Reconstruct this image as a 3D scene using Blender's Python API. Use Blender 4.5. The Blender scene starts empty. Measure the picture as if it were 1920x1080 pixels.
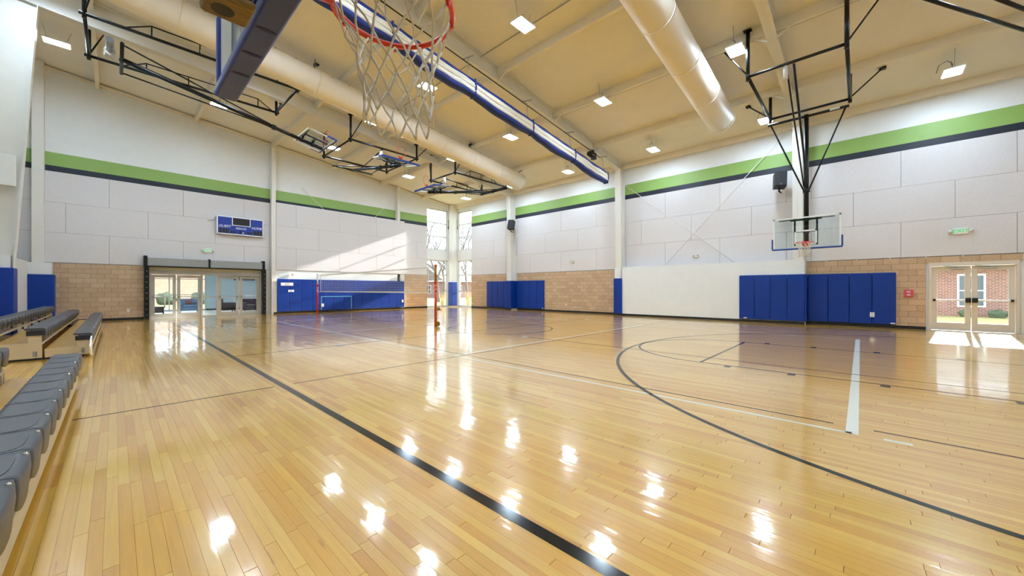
import bpy, math, random
from mathutils import Vector, Matrix, noise
random.seed(7)
scn = bpy.context.scene
col = scn.collection

# ------------------------------------------------------------------ camera, sky, sun, exposure
H = 1.34
YAW = 43.13
cd = bpy.data.cameras.new('camera')
cam = bpy.data.objects.new('camera', cd); col.objects.link(cam)
cam.location = (0, 0, H)
cam.rotation_euler = (math.pi / 2, 0, math.radians(YAW - 90))
cd.sensor_width = 36; cd.lens = 698 / 1920 * 36
cd.shift_y = 3.5 / 1920
cd.clip_start = .05; cd.clip_end = 500
scn.camera = cam

w = bpy.data.worlds.new('world'); scn.world = w; w.use_nodes = True
bg = w.node_tree.nodes['Background']
bg.inputs['Color'].default_value = (.78, .89, 1.0, 1); bg.inputs['Strength'].default_value = 3.8

SUN_DIR = Vector((-1, .12, -.42))
sd = bpy.data.lights.new('sun', 'SUN'); sd.energy = 19.0; sd.angle = .02; sd.color = (1, .95, .88)
sun = bpy.data.objects.new('sun', sd); col.objects.link(sun)
sun.rotation_euler = SUN_DIR.to_track_quat('-Z', 'Y').to_euler(); sun.location = (40, -5, 20)
LAMP = 190.0                      # radiance of the ceiling lamps' diffusers

vs = scn.view_settings
vs.view_transform = 'Standard'; vs.look = 'None'; vs.gamma = 1; vs.use_curve_mapping = False
vs.exposure = -0.05
scn.cycles.max_bounces = 8; scn.cycles.diffuse_bounces = 5; scn.cycles.glossy_bounces = 4
scn.cycles.transparent_max_bounces = 16
scn.cycles.caustics_reflective = False; scn.cycles.caustics_refractive = False
scn.cycles.sample_clamp_indirect = 6
scn.cycles.use_adaptive_sampling = True; scn.cycles.adaptive_threshold = .04

# ------------------------------------------------------------------ dimensions of the place (metres)
XR, YB, XL, YF = 18.7, 24.0, -2.9, -6.8       # wall planes
XRP, YBP = 18.22, 23.68                        # furred-out parts
def R(x): return 10.202 - .115 * x             # underside of the roof
FRAMES = [-5.8, 1.8, 9.37, 17.35]              # steel frames
Z_BR, Z_PAN, Z_DK, Z_GR = 2.44, 6.17, 6.40, 6.94

# ------------------------------------------------------------------ materials
MATS = {}
def srgb(r, g, b):
    f = lambda c: (c / 255 / 12.92) if c / 255 <= .04045 else ((c / 255 + .055) / 1.055) ** 2.4
    return (f(r), f(g), f(b), 1)
def mat(name, colr, rough=.5, metal=0., var=0., scale=6., stretch=(1, 1, 1), bump=0., bscale=40., spec=.5, coat=0., emit=None):
    m = bpy.data.materials.new(name); m.use_nodes = True
    nt = m.node_tree; n = nt.nodes; L = nt.links; p = n['Principled BSDF']
    p.inputs['Base Color'].default_value = colr
    p.inputs['Roughness'].default_value = rough; p.inputs['Metallic'].default_value = metal
    p.inputs['Specular IOR Level'].default_value = spec
    p.inputs['Coat Weight'].default_value = coat
    g = n.new('ShaderNodeNewGeometry'); mp = n.new('ShaderNodeMapping'); mp.inputs['Scale'].default_value = stretch
    L.new(g.outputs['Position'], mp.inputs['Vector'])
    if var:
        t = n.new('ShaderNodeTexNoise'); t.inputs['Scale'].default_value = scale; t.inputs['Detail'].default_value = 4
        L.new(mp.outputs['Vector'], t.inputs['Vector'])
        rp = n.new('ShaderNodeMapRange'); rp.inputs['From Min'].default_value = .25; rp.inputs['From Max'].default_value = .75
        rp.inputs['To Min'].default_value = 1 - var; rp.inputs['To Max'].default_value = 1 + var
        L.new(t.outputs['Fac'], rp.inputs['Value'])
        mx = n.new('ShaderNodeVectorMath'); mx.operation = 'SCALE'; mx.inputs[0].default_value = colr[:3]
        L.new(rp.outputs['Result'], mx.inputs['Scale']); L.new(mx.outputs['Vector'], p.inputs['Base Color'])
    if bump:
        t2 = n.new('ShaderNodeTexNoise'); t2.inputs['Scale'].default_value = bscale; t2.inputs['Detail'].default_value = 3
        L.new(mp.outputs['Vector'], t2.inputs['Vector'])
        b = n.new('ShaderNodeBump'); b.inputs['Strength'].default_value = bump; b.inputs['Distance'].default_value = .02
        L.new(t2.outputs['Fac'], b.inputs['Height']); L.new(b.outputs['Normal'], p.inputs['Normal'])
    if emit:
        p.inputs['Emission Color'].default_value = emit[0]; p.inputs['Emission Strength'].default_value = emit[1]
    MATS[name] = m
    return m

mat('white_paint', srgb(226, 229, 230), .55, var=.02, scale=3)
mat('steel_white', srgb(226, 224, 218), .45, var=.02, scale=3)
mat('ceiling_liner', srgb(234, 230, 222), .6, var=.03, scale=1.2, bump=.08, bscale=1.5)
mat('purlin_paint', srgb(230, 222, 206), .5, var=.03, scale=4)
mat('duct_paint', srgb(238, 230, 216), .45, var=.02, scale=2)
mat('acoustic', srgb(214, 211, 213), .9, var=.05, scale=30, bump=.25, bscale=120)
mat('joint', srgb(120, 112, 106), .9)
mat('green_paint', srgb(134, 168, 88), .5, var=.03, scale=3)
mat('navy_paint', srgb(16, 24, 42), .5)
mat('mortar', srgb(126, 104, 82), .95, var=.1, scale=30)
mat('rubber_base', srgb(14, 14, 18), .45)
mat('black_metal', srgb(9, 9, 11), .38, spec=.35)
mat('black_plastic', srgb(18, 18, 22), .5)
mat('chrome', srgb(200, 205, 208), .18, metal=1.)
mat('galvanised', srgb(150, 156, 158), .4, metal=.8, var=.1, scale=60)
mat('alu_grey', srgb(186, 184, 178), .45, metal=.25)
mat('door_paint', srgb(214, 207, 196), .45)
mat('door_paint_grey', srgb(178, 176, 168), .45)
mat('header_grey', srgb(150, 152, 152), .5, var=.03)
mat('rim_orange', srgb(216, 50, 14), .35, coat=.3)
mat('rope_white', srgb(226, 220, 208), .85, var=.12, scale=80)
mat('net_white', srgb(226, 226, 222), .8)
mat('pad_blue', srgb(0, 50, 140), .42, var=.06, scale=2, bump=.15, bscale=5, spec=.35)
mat('board_pad_blue', srgb(28, 56, 150), .4, spec=.5)
mat('slot_navy', srgb(12, 14, 96), .6)
mat('tape_cyan', srgb(110, 190, 220), .5)
mat('strap_navy', srgb(18, 44, 122), .7)
mat('curtain_white', srgb(236, 230, 216), .8, var=.05, scale=3, bump=.4, bscale=6, stretch=(1, 1, 9))
mat('seat_grey', srgb(66, 69, 76), .38, var=.05, scale=40)
mat('seat_dark', srgb(26, 26, 32), .6)
mat('plywood', srgb(120, 98, 66), .6, var=.3, scale=30, stretch=(1, 4, 1))
mat('deck_wood', srgb(214, 166, 92), .2, var=.15, scale=6, stretch=(8, .6, 1))
mat('deck_edge', srgb(196, 180, 150), .5, var=.05)
mat('board_white', srgb(240, 244, 246), .4)
mat('red_post', srgb(206, 34, 40), .35)
mat('orange_post', srgb(196, 72, 24), .35)
mat('gold_metal', srgb(150, 110, 34), .35, metal=.7)
mat('score_blue', srgb(14, 52, 150), .4)
mat('score_dark', srgb(18, 12, 18), .4)
mat('score_digit', srgb(34, 36, 40), .5)
mat('sign_white', srgb(240, 240, 240), .5)
mat('sign_green', srgb(20, 160, 90), .5, emit=(srgb(20, 190, 110), .8))
mat('alarm_red', srgb(214, 60, 80), .45)
mat('fire_pink', srgb(206, 70, 96), .5)
mat('lamp_body', srgb(235, 235, 232), .4)
mat('lamp_glow', (1, 1, 1, 1), .5, emit=((.66, .83, 1, 1), LAMP))
mat('lobby_fill_glow', (1, 1, 1, 1), .5, emit=((1, .99, .97, 1), 40))  # emission of the fill panels added in the lobby
mat('bulb_white', srgb(214, 210, 205), .3)
mat('lobby_wall', srgb(150, 172, 184), .7)
mat('lobby_floor', srgb(196, 198, 196), .3, var=.05)
mat('sofa_blue', srgb(70, 108, 146), .9, var=.06, scale=20)
mat('chair_purple', srgb(62, 54, 74), .85, var=.06, scale=20)
mat('cushion_plum', srgb(96, 66, 72), .9)
mat('line_black', srgb(14, 14, 18), .14, spec=.4)
mat('line_white', srgb(226, 226, 214), .25, coat=.4)
mat('line_maroon', srgb(84, 42, 32), .15, spec=.4)
mat('lawn_dry', srgb(168, 160, 108), .95, var=.25, scale=2.5)
mat('leaf_litter', srgb(150, 116, 92), .95, var=.35, scale=3)
mat('bark', srgb(112, 104, 98), .9, var=.2, scale=10)
mat('hedge_green', srgb(84, 98, 76), .9, var=.4, scale=4, bump=.8, bscale=6)
mat('roof_shingle', srgb(126, 118, 112), .9, var=.15, scale=8)
mat('trim_paint', srgb(236, 236, 232), .6)
mat('dark_glass', srgb(70, 84, 92), .1)
mat('stone_path', srgb(190, 186, 178), .9, var=.1)
mat('reed_tan', srgb(196, 168, 120), .95, var=.3, scale=12)

def brick_mat(name, c1, c2, var):
    m = mat(name, c1, .92, bump=.3, bscale=60)
    nt = m.node_tree; n = nt.nodes; L = nt.links
    oi = n.new('ShaderNodeObjectInfo'); mx = n.new('ShaderNodeMix'); mx.data_type = 'RGBA'
    mx.inputs[6].default_value = c1; mx.inputs[7].default_value = c2
    L.new(oi.outputs['Random'], mx.inputs[0])
    g = n.new('ShaderNodeNewGeometry'); t = n.new('ShaderNodeTexNoise'); t.inputs['Scale'].default_value = 25; t.inputs['Detail'].default_value = 5
    L.new(g.outputs['Position'], t.inputs['Vector'])
    rp = n.new('ShaderNodeMapRange'); rp.inputs['From Min'].default_value = .25; rp.inputs['From Max'].default_value = .75
    rp.inputs['To Min'].default_value = 1 - var; rp.inputs['To Max'].default_value = 1 + var
    L.new(t.outputs['Fac'], rp.inputs['Value'])
    v = n.new('ShaderNodeVectorMath'); v.operation = 'SCALE'
    L.new(mx.outputs[2], v.inputs[0]); L.new(rp.outputs['Result'], v.inputs['Scale'])
    L.new(v.outputs['Vector'], n['Principled BSDF'].inputs['Base Color'])
    return m
brick_mat('block_tan', srgb(200, 174, 146), srgb(184, 158, 130), .12)

def house_brick():
    m = mat('house_brick', srgb(160, 100, 84), .9)
    nt = m.node_tree; n = nt.nodes; L = nt.links
    g = n.new('ShaderNodeNewGeometry'); sx = n.new('ShaderNodeSeparateXYZ'); ad = n.new('ShaderNodeMath'); cb = n.new('ShaderNodeCombineXYZ')
    L.new(g.outputs['Position'], sx.inputs[0]); L.new(sx.outputs['X'], ad.inputs[0]); L.new(sx.outputs['Y'], ad.inputs[1])
    L.new(ad.outputs[0], cb.inputs['X']); L.new(sx.outputs['Z'], cb.inputs['Y'])
    b = n.new('ShaderNodeTexBrick'); b.inputs['Scale'].default_value = 1
    b.inputs['Color1'].default_value = srgb(148, 100, 90); b.inputs['Color2'].default_value = srgb(122, 84, 76); b.inputs['Mortar'].default_value = srgb(190, 176, 166)
    b.inputs['Brick Width'].default_value = .22; b.inputs['Row Height'].default_value = .08; b.inputs['Mortar Size'].default_value = .008
    L.new(cb.outputs[0], b.inputs['Vector']); L.new(b.outputs['Color'], n['Principled BSDF'].inputs['Base Color'])
house_brick()

def glass_mat(name, tint=(1, 1, 1, 1), refl=.06):
    m = bpy.data.materials.new(name); m.use_nodes = True
    nt = m.node_tree; n = nt.nodes; L = nt.links
    n.remove(n['Principled BSDF'])
    tr = n.new('ShaderNodeBsdfTransparent'); tr.inputs['Color'].default_value = tint
    gl = n.new('ShaderNodeBsdfGlossy'); gl.inputs['Roughness'].default_value = .02
    lw = n.new('ShaderNodeLayerWeight'); lw.inputs['Blend'].default_value = .5
    pw = n.new('ShaderNodeMath'); pw.operation = 'POWER'; pw.inputs[1].default_value = 4; L.new(lw.outputs['Facing'], pw.inputs[0])
    fr = n.new('ShaderNodeMath'); fr.operation = 'MULTIPLY_ADD'; fr.inputs[1].default_value = .7; fr.inputs[2].default_value = .035; L.new(pw.outputs[0], fr.inputs[0])
    mx = n.new('ShaderNodeMixShader')
    L.new(fr.outputs[0], mx.inputs[0]); L.new(tr.outputs[0], mx.inputs[1]); L.new(gl.outputs[0], mx.inputs[2])
    L.new(mx.outputs[0], n['Material Output'].inputs['Surface'])
    MATS[name] = m
glass_mat('glass', (.96, .98, .98, 1))
glass_mat('board_glass', (.90, .95, .96, 1))

def maple():
    m = bpy.data.materials.new('maple_strip'); m.use_nodes = True
    nt = m.node_tree; n = nt.nodes; L = nt.links; p = n['Principled BSDF']
    g = n.new('ShaderNodeNewGeometry'); oi = n.new('ShaderNodeObjectInfo')
    a = n.new('ShaderNodeMath'); a.operation = 'MULTIPLY'; a.inputs[1].default_value = 37.31
    L.new(oi.outputs['Random'], a.inputs[0])
    b = n.new('ShaderNodeMath'); b.operation = 'ADD'
    L.new(a.outputs[0], b.inputs[0]); L.new(g.outputs['Random Per Island'], b.inputs[1])
    fr = n.new('ShaderNodeMath'); fr.operation = 'FRACT'; L.new(b.outputs[0], fr.inputs[0])
    rp = n.new('ShaderNodeValToRGB'); e = rp.color_ramp.elements
    e[0].position = 0; e[0].color = srgb(196, 136, 38)
    e[1].position = 1; e[1].color = srgb(222, 176, 78)
    x = e.new(.1); x.color = srgb(206, 150, 48)
    x = e.new(.7); x.color = srgb(214, 164, 62)
    L.new(fr.outputs[0], rp.inputs[0])
    mp = n.new('ShaderNodeMapping'); mp.inputs['Scale'].default_value = (60, 2.2, 1)
    L.new(g.outputs['Position'], mp.inputs['Vector'])
    t = n.new('ShaderNodeTexNoise'); t.inputs['Scale'].default_value = 1; t.inputs['Detail'].default_value = 5
    L.new(mp.outputs[0], t.inputs['Vector'])
    mr = n.new('ShaderNodeMapRange'); mr.inputs['From Min'].default_value = .3; mr.inputs['From Max'].default_value = .7
    mr.inputs['To Min'].default_value = .93; mr.inputs['To Max'].default_value = 1.05
    L.new(t.outputs['Fac'], mr.inputs['Value'])
    v = n.new('ShaderNodeVectorMath'); v.operation = 'SCALE'
    L.new(rp.outputs['Color'], v.inputs[0]); L.new(mr.outputs['Result'], v.inputs['Scale'])
    # small dark mineral streaks
    mp2 = n.new('ShaderNodeMapping'); mp2.inputs['Scale'].default_value = (22, 3, 1); L.new(g.outputs['Position'], mp2.inputs['Vector'])
    t2 = n.new('ShaderNodeTexNoise'); t2.inputs['Scale'].default_value = 1.0; t2.inputs['Detail'].default_value = 2
    L.new(mp2.outputs[0], t2.inputs['Vector'])
    st = n.new('ShaderNodeMapRange'); st.inputs['From Min'].default_value = .70; st.inputs['From Max'].default_value = .80
    st.inputs['To Min'].default_value = 0; st.inputs['To Max'].default_value = .55
    L.new(t2.outputs['Fac'], st.inputs['Value'])
    mx = n.new('ShaderNodeMix'); mx.data_type = 'RGBA'; mx.inputs[7].default_value = srgb(140, 90, 40)
    L.new(st.outputs['Result'], mx.inputs[0]); L.new(v.outputs['Vector'], mx.inputs[6])
    L.new(mx.outputs[2], p.inputs['Base Color'])
    p.inputs['Roughness'].default_value = .28; p.inputs['Specular IOR Level'].default_value = .6
    p.inputs['Coat Weight'].default_value = 1.0; p.inputs['Coat Roughness'].default_value = .08; p.inputs['Coat IOR'].default_value = 1.6
    # gentle waviness of the varnish, strip by strip
    t3 = n.new('ShaderNodeTexNoise'); t3.inputs['Scale'].default_value = 1; t3.inputs['Detail'].default_value = 2
    mp3 = n.new('ShaderNodeMapping'); mp3.inputs['Scale'].default_value = (14, 3, 1); L.new(g.outputs['Position'], mp3.inputs['Vector'])
    L.new(mp3.outputs[0], t3.inputs['Vector'])
    bm_ = n.new('ShaderNodeBump'); bm_.inputs['Strength'].default_value = .10; bm_.inputs['Distance'].default_value = .01
    L.new(t3.outputs['Fac'], bm_.inputs['Height']);     wn = n.new('ShaderNodeTexWhiteNoise'); wn.noise_dimensions = '1D'; L.new(b.outputs[0], wn.inputs['W'])   # every strip lies a hair out of level
    sb_ = n.new('ShaderNodeVectorMath'); sb_.operation = 'SUBTRACT'; sb_.inputs[1].default_value = (.5, .5, .5); L.new(wn.outputs['Color'], sb_.inputs[0])
    sc_ = n.new('ShaderNodeVectorMath'); sc_.operation = 'SCALE'; sc_.inputs['Scale'].default_value = .013; L.new(sb_.outputs[0], sc_.inputs[0])
    ad_ = n.new('ShaderNodeVectorMath'); ad_.operation = 'ADD'; L.new(bm_.outputs['Normal'], ad_.inputs[0]); L.new(sc_.outputs[0], ad_.inputs[1])
    nm_ = n.new('ShaderNodeVectorMath'); nm_.operation = 'NORMALIZE'; L.new(ad_.outputs[0], nm_.inputs[0])
    L.new(nm_.outputs[0], p.inputs['Normal']); L.new(nm_.outputs[0], p.inputs['Coat Normal'])
    MATS['maple_strip'] = m
maple()
mat('floor_joint', srgb(140, 98, 52), .8)

# ------------------------------------------------------------------ mesh helpers
class MB:
    def __init__(s): s.v = []; s.f = []; s.sm = []
    def face(s, idx, smooth=False): s.f.append(idx); s.sm.append(smooth)
    def poly(s, pts, smooth=False):
        i = len(s.v); s.v += [Vector(p) for p in pts]; s.face(list(range(i, i + len(pts))), smooth); return s
    def box(s, x0, x1, y0, y1, z0, z1, M=None):
        x0, x1 = sorted((x0, x1)); y0, y1 = sorted((y0, y1)); z0, z1 = sorted((z0, z1))
        i = len(s.v)
        for p in ((x0, y0, z0), (x1, y0, z0), (x1, y1, z0), (x0, y1, z0), (x0, y0, z1), (x1, y0, z1), (x1, y1, z1), (x0, y1, z1)):
            p = Vector(p); s.v.append(M @ p if M else p)
        for q in ((0, 3, 2, 1), (4, 5, 6, 7), (0, 1, 5, 4), (1, 2, 6, 5), (2, 3, 7, 6), (3, 0, 4, 7)): s.face([i + k for k in q])
        return s
    def prism(s, pts, d):                      # closed polygon pts extruded by the vector d
        i = len(s.v); n = len(pts); d = Vector(d)
        s.v += [Vector(p) for p in pts]; s.v += [Vector(p) + d for p in pts]
        s.face(list(range(i, i + n))[::-1]); s.face(list(range(i + n, i + 2 * n)))
        for k in range(n): s.face([i + k, i + (k + 1) % n, i + n + (k + 1) % n, i + n + k])
        return s
    def tube(s, path, r, seg=8, closed=False, square=False, caps=True):
        P = [Vector(p) for p in path]; n = len(P); rr = r if isinstance(r, (list, tuple)) else [r] * n
        if square: seg = 4
        i0 = len(s.v); up = None
        for k in range(n):
            if closed: t = P[(k + 1) % n] - P[k - 1]
            else: t = P[min(k + 1, n - 1)] - P[max(k - 1, 0)]
            if t.length < 1e-9: t = Vector((0, 0, 1))
            t.normalize()
            if up is None:
                up = Vector((0, 0, 1)) if abs(t.z) < .9 else Vector((1, 0, 0))
            a = t.cross(up)
            if a.length < 1e-4: a = t.cross(Vector((0, 1, 0)))
            a.normalize(); b = a.cross(t).normalized(); up = b
            for q in range(seg):
                an = 2 * math.pi * (q + (.5 if square else 0)) / seg
                k2 = rr[k] * (math.sqrt(2) if square else 1)
                s.v.append(P[k] + a * math.cos(an) * k2 + b * math.sin(an) * k2)
        m = n if closed else n - 1
        for k in range(m):
            for q in range(seg):
                A = i0 + k * seg; B = i0 + ((k + 1) % n) * seg
                s.face([A + q, A + (q + 1) % seg, B + (q + 1) % seg, B + q], not square)
        if caps and not closed:
            s.face([i0 + q for q in range(seg)][::-1]); s.face([i0 + (n - 1) * seg + q for q in range(seg)])
        return s
    def sphere(s, c, r, u=10, v=6, sc=(1, 1, 1), jit=0., seed=0):
        c = Vector(c); i = len(s.v)
        for a in range(v + 1):
            th = math.pi * a / v
            for b in range(u):
                ph = 2 * math.pi * b / u
                d = Vector((math.sin(th) * math.cos(ph) * sc[0], math.sin(th) * math.sin(ph) * sc[1], math.cos(th) * sc[2]))
                k = 1 + (jit * noise.noise(d * 2.7 + Vector((seed * 3.1, seed, 0))) if jit else 0)
                s.v.append(c + d * r * k)
        for a in range(v):
            for b in range(u):
                s.face([i + a * u + b, i + (a + 1) * u + b, i + (a + 1) * u + (b + 1) % u, i + a * u + (b + 1) % u], True)
        return s
    def xf(s, M): s.v = [M @ p for p in s.v]; return s

WORLD = {}
def me_from(name, mb, mname):
    me = bpy.data.meshes.new(name)
    me.from_pydata([tuple(p) for p in mb.v], [], mb.f)
    for p, sm in zip(me.polygons, mb.sm): p.use_smooth = sm
    me.materials.append(MATS[mname]); me.update()
    return me
def wloc(o): return WORLD.get(o.name, Vector((0, 0, 0)))
def obj(name, mb, mname, parent=None, bevel=0., seg=2):
    xs = [p.x for p in mb.v]; ys = [p.y for p in mb.v]; zs = [p.z for p in mb.v]
    c = Vector(((min(xs) + max(xs)) / 2, (min(ys) + max(ys)) / 2, min(zs)))
    mb.v = [p - c for p in mb.v]
    o = bpy.data.objects.new(name, me_from(name, mb, mname)); col.objects.link(o)
    WORLD[o.name] = c
    if parent: o.parent = parent; o.location = c - wloc(parent)
    else: o.location = c
    if bevel:
        b = o.modifiers.new('Bevel', 'BEVEL'); b.width = bevel; b.segments = seg; b.limit_method = 'ANGLE'
        if seg > 1:
            for p in o.data.polygons: p.use_smooth = True
            wn = o.modifiers.new('wn', 'WEIGHTED_NORMAL'); wn.keep_sharp = False
    return o
def inst(name, me, loc, parent, scale=None):
    o = bpy.data.objects.new(name, me); col.objects.link(o); WORLD[o.name] = Vector(loc)
    if parent: o.parent = parent; o.location = Vector(loc) - wloc(parent)
    else: o.location = loc
    if scale: o.scale = scale
    return o
def thing(name, loc, label, cat, group=None):
    o = bpy.data.objects.new(name, None); col.objects.link(o); o.empty_display_size = .2
    o.location = loc; WORLD[o.name] = Vector(loc)
    return tag(o, label, cat, group)
def tag(o, label, cat, group=None, kind=None):
    o['label'] = label
    if cat: o['category'] = cat
    if group: o['group'] = group
    if kind: o['kind'] = kind
    return o
def struct(o, label=None, cat=None):
    o['kind'] = 'structure'
    if label: o['label'] = label
    if cat: o['category'] = cat
    return o
def box(*a): return MB().box(*a)
ORD = ['first', 'second', 'third', 'fourth', 'fifth', 'sixth', 'seventh', 'eighth', 'ninth', 'tenth', 'eleventh', 'twelfth', 'thirteenth', 'fourteenth']
CY, SY = math.cos(math.radians(YAW)), math.sin(math.radians(YAW))
def proj(x, y, z):
    D = x * CY + y * SY; Lt = x * SY - y * CY
    if D < .1: return None
    return (960 + 698 * Lt / D, 543.5 - 698 * (z - H) / D, D)

def text_mesh(txt, size, mname, M, name, parent, shear=.0, ext=.004):
    cu = bpy.data.curves.new('lettering', 'FONT'); cu.body = txt; cu.size = size; cu.extrude = ext; cu.shear = shear
    cu.align_x = 'CENTER'; cu.align_y = 'CENTER'
    t = bpy.data.objects.new('lettering', cu); col.objects.link(t)
    dg = bpy.context.evaluated_depsgraph_get()
    me = bpy.data.meshes.new_from_object(t.evaluated_get(dg))
    bpy.data.objects.remove(t); bpy.data.curves.remove(cu)
    mb = MB(); mb.v = [M @ v.co for v in me.vertices]
    for p in me.polygons: mb.face(list(p.vertices))
    bpy.data.meshes.remove(me)
    return obj(name, mb, mname, parent)

# ================================================================== THE SETTING
# ---- floor
floor = obj('floor', box(XL, XR, YF, YB + .3, -.2, -.004), 'floor_joint'); struct(floor, 'varnished maple strip sports floor with painted court lines', 'floor')
PW = .0572
planks = []
k = 0
x = XL
while x < XR - .001:
    x1 = min(x + PW, XR); y = YF - random.uniform(0, 1.2)
    while y < YB:
        ln = random.uniform(.45, 1.5); ya, yb = max(y, YF), min(y + ln, YB)
        if yb - ya > .05: planks.append((x, x1, ya, yb))
        y += ln
    x = x1
def score(p):
    cx, cy = (p[0] + p[1]) / 2, (p[2] + p[3]) / 2
    q = proj(cx, cy, 0)
    if not q or not (0 < q[0] < 1920 and q[1] < 1080) or p[1] < -.25: return 0
    return (p[1] - p[0]) * (p[3] - p[2]) / q[2] ** 2.6
order = sorted(range(len(planks)), key=lambda i: -score(planks[i]))
near = set(order[:300])
u = MB(); g = .0004; zb = -.004
u.v = [Vector(p) for p in ((-.5, -.5, zb), (.5, -.5, zb), (.5, .5, zb), (-.5, .5, zb), (-.495, -.499, 0), (.495, -.499, 0), (.495, .499, 0), (-.495, .499, 0))]
for q in ((4, 5, 6, 7), (0, 1, 5, 4), (1, 2, 6, 5), (2, 3, 7, 6), (3, 0, 4, 7)): u.face(list(q))
plank_me = me_from('plank', u, 'maple_strip')
rest = MB()
for i, (a, b, c, d) in enumerate(planks):
    if i in near:
        inst('plank', plank_me, ((a + b) / 2, (c + d) / 2, 0), floor, (b - a - g, d - c - .0016, 1))
    else:
        n0 = len(rest.v); e = g / 2
        rest.v += [Vector((a + e, c + .0008, zb)), Vector((b - e, c + .0008, zb)), Vector((b - e, d - .0008, zb)), Vector((a + e, d - .0008, zb)),
                   Vector((a + e + .0006, c + .0016, 0)), Vector((b - e - .0006, c + .0016, 0)), Vector((b - e - .0006, d - .0016, 0)), Vector((a + e + .0006, d - .0016, 0))]
        for q in ((4, 5, 6, 7), (0, 1, 5, 4), (1, 2, 6, 5), (2, 3, 7, 6), (3, 0, 4, 7)): rest.face([n0 + t for t in q])
pr = bpy.data.objects.new('planking', me_from('planking', rest, 'maple_strip')); col.objects.link(pr); pr.parent = floor
pr.location = -wloc(floor); pr['kind'] = 'stuff'; pr['label'] = 'narrow maple floor strips'

# ---- court lines (paint on the strips)
def line(x0, x1, y0, y1, m): obj('court_line', box(x0, x1, y0, y1, .0002, .0012), m, floor)
def arc(cx, cy, r, a0, a1, wd, m, n=64):
    b = MB()
    for k in range(n):
        t0, t1 = math.radians(a0 + (a1 - a0) * k / n), math.radians(a0 + (a1 - a0) * (k + 1) / n)
        b.poly([(cx + rr * math.cos(t), cy + rr * math.sin(t), .0012) for rr, t in ((r - wd, t0), (r, t0), (r, t1), (r - wd, t1))])
    obj('court_arc', b, m, floor)
CX, CYC = 9.22, 9.2                 # main court centre
line(1.57, 1.65, -3.6, 22.0, 'line_black'); line(16.78, 16.84, -3.6, 22.0, 'line_black')
line(1.6, 16.84, 21.95, 22.0, 'line_black'); line(1.6, 16.84, -3.6, -3.55, 'line_black')
line(1.65, 16.78, CYC - .02, CYC + .02, 'line_maroon')
arc(CX, CYC, 1.83, 0, 360, .05, 'line_black')
for s, yb in ((1, -3.6), (-1, 22.0)):
    bk = yb + s * 1.2; ft = bk + s * 4.57; rim = bk + s * .38
    for sx in (-1, 1):
        xx = CX + sx * 1.80
        line(xx - .02, xx + .02, yb, ft, 'line_maroon')
        for t in (1.0, 2.15, 3.2, 4.1):
            yy = bk + s * t; line(xx + sx * .02, xx + sx * .17, yy - .05, yy + .05, 'line_black')
        line(CX + sx * 6.02 - .025, CX + sx * 6.02 + .025, yb, rim, 'line_black')
    line(CX - 1.80, CX + 1.80, ft - .025, ft + .025, 'line_black')
    arc(CX, ft, 1.83, 0 if s > 0 else 180, 180 if s > 0 else 360, .05, 'line_black')
    arc(CX, rim, 6.05, 0 if s > 0 else 180, 180 if s > 0 else 360, .06, 'line_black', 96)
# white volleyball court
for yy, wd in ((.06, .09), (6.06, .06), (12.06, .06), (18.06, .06)): line(4.69, 13.75, yy - wd / 2, yy + wd / 2, 'line_white')
for xx in (4.71, 13.73):
    line(xx - .025, xx + .025, .06, 18.06, 'line_white')
    line(xx - .025, xx + .025, -.33, -.15, 'line_white')
# thin maroon lines of the cross courts
line(4.92, 4.95, -6.0, -.09, 'line_maroon'); line(4.92, 4.95, .2, 12.0, 'line_maroon'); line(8.0, 8.03, -3.1, 22.4, 'line_maroon')
line(-.3, 1.5, 5.90, 5.93, 'line_maroon'); line(1.75, 16.4, 5.90, 5.93, 'line_maroon'); line(1.75, 16.4, 11.9, 11.93, 'line_maroon'); line(1.75, 16.4, 20.9, 20.93, 'line_maroon')
for xx, yy in ((3.7, 9.14), (7.95, 6.97), (14.75, 9.14)):
    obj('floor_sleeve_cap', MB().tube([(xx, yy, .0003), (xx, yy, .003)], .11, 20), 'galvanised', floor)

# ---- walls
def slab(name, axis, p0, p1, us, zs, openings, top, mname):
    b = MB()
    for i in range(len(us) - 1):
        for j in range(len(zs)):
            u0, u1 = us[i], us[i + 1]; z0 = zs[j]; last = j == len(zs) - 1
            zm = z0 + .01 if last else (z0 + zs[j + 1]) / 2; um = (u0 + u1) / 2
            if any(o[0] < um < o[1] and o[2] < zm < o[3] for o in openings): continue
            za, zc = (top(u0), top(u1)) if last else (zs[j + 1], zs[j + 1])
            if axis == 'y': b.prism([(u0, p0, z0), (u1, p0, z0), (u1, p0, zc), (u0, p0, za)], (0, p1 - p0, 0))
            else: b.prism([(p0, u0, z0), (p0, u1, z0), (p0, u1, zc), (p0, u0, za)], (p1 - p0, 0, 0))
    return obj(name, b, mname)
BW = [(16.2, 18.15, .06, 3.64), (16.2, 18.15, 4.47, 7.6)]           # windows in the back wall (x, z)
BD = (1.08, 5.50, 0, 2.24)                                          # lobby doors
RW = [(21.75, 23.45, .06, 3.64), (21.75, 23.45, 4.47, 7.5)]         # windows in the right wall (y, z)
RD = (-3.5, -1.66, 0, 2.24)
wall_back = slab('wall_back', 'y', YB + .01, YB + .3, [XL - .3, 1.08, 5.5, 16.2, 18.15, XR + .3], [-.2, 0, .06, 2.24, 3.64, 4.47, 7.6], BW + [BD], R, 'white_paint')
wall_right = slab('wall_right', 'x', XR + .01, XR + .3, [YF - .3, -3.5, -1.66, 21.75, 23.45, YB + .3], [-.2, 0, .06, 2.24, 3.64, 4.47, 7.5], RW + [RD], lambda u: R(XR), 'white_paint')
wall_left = obj('wall_left', box(XL - .3, XL, YF - .3, YB + .3, -.2, R(XL)), 'white_paint')
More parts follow.
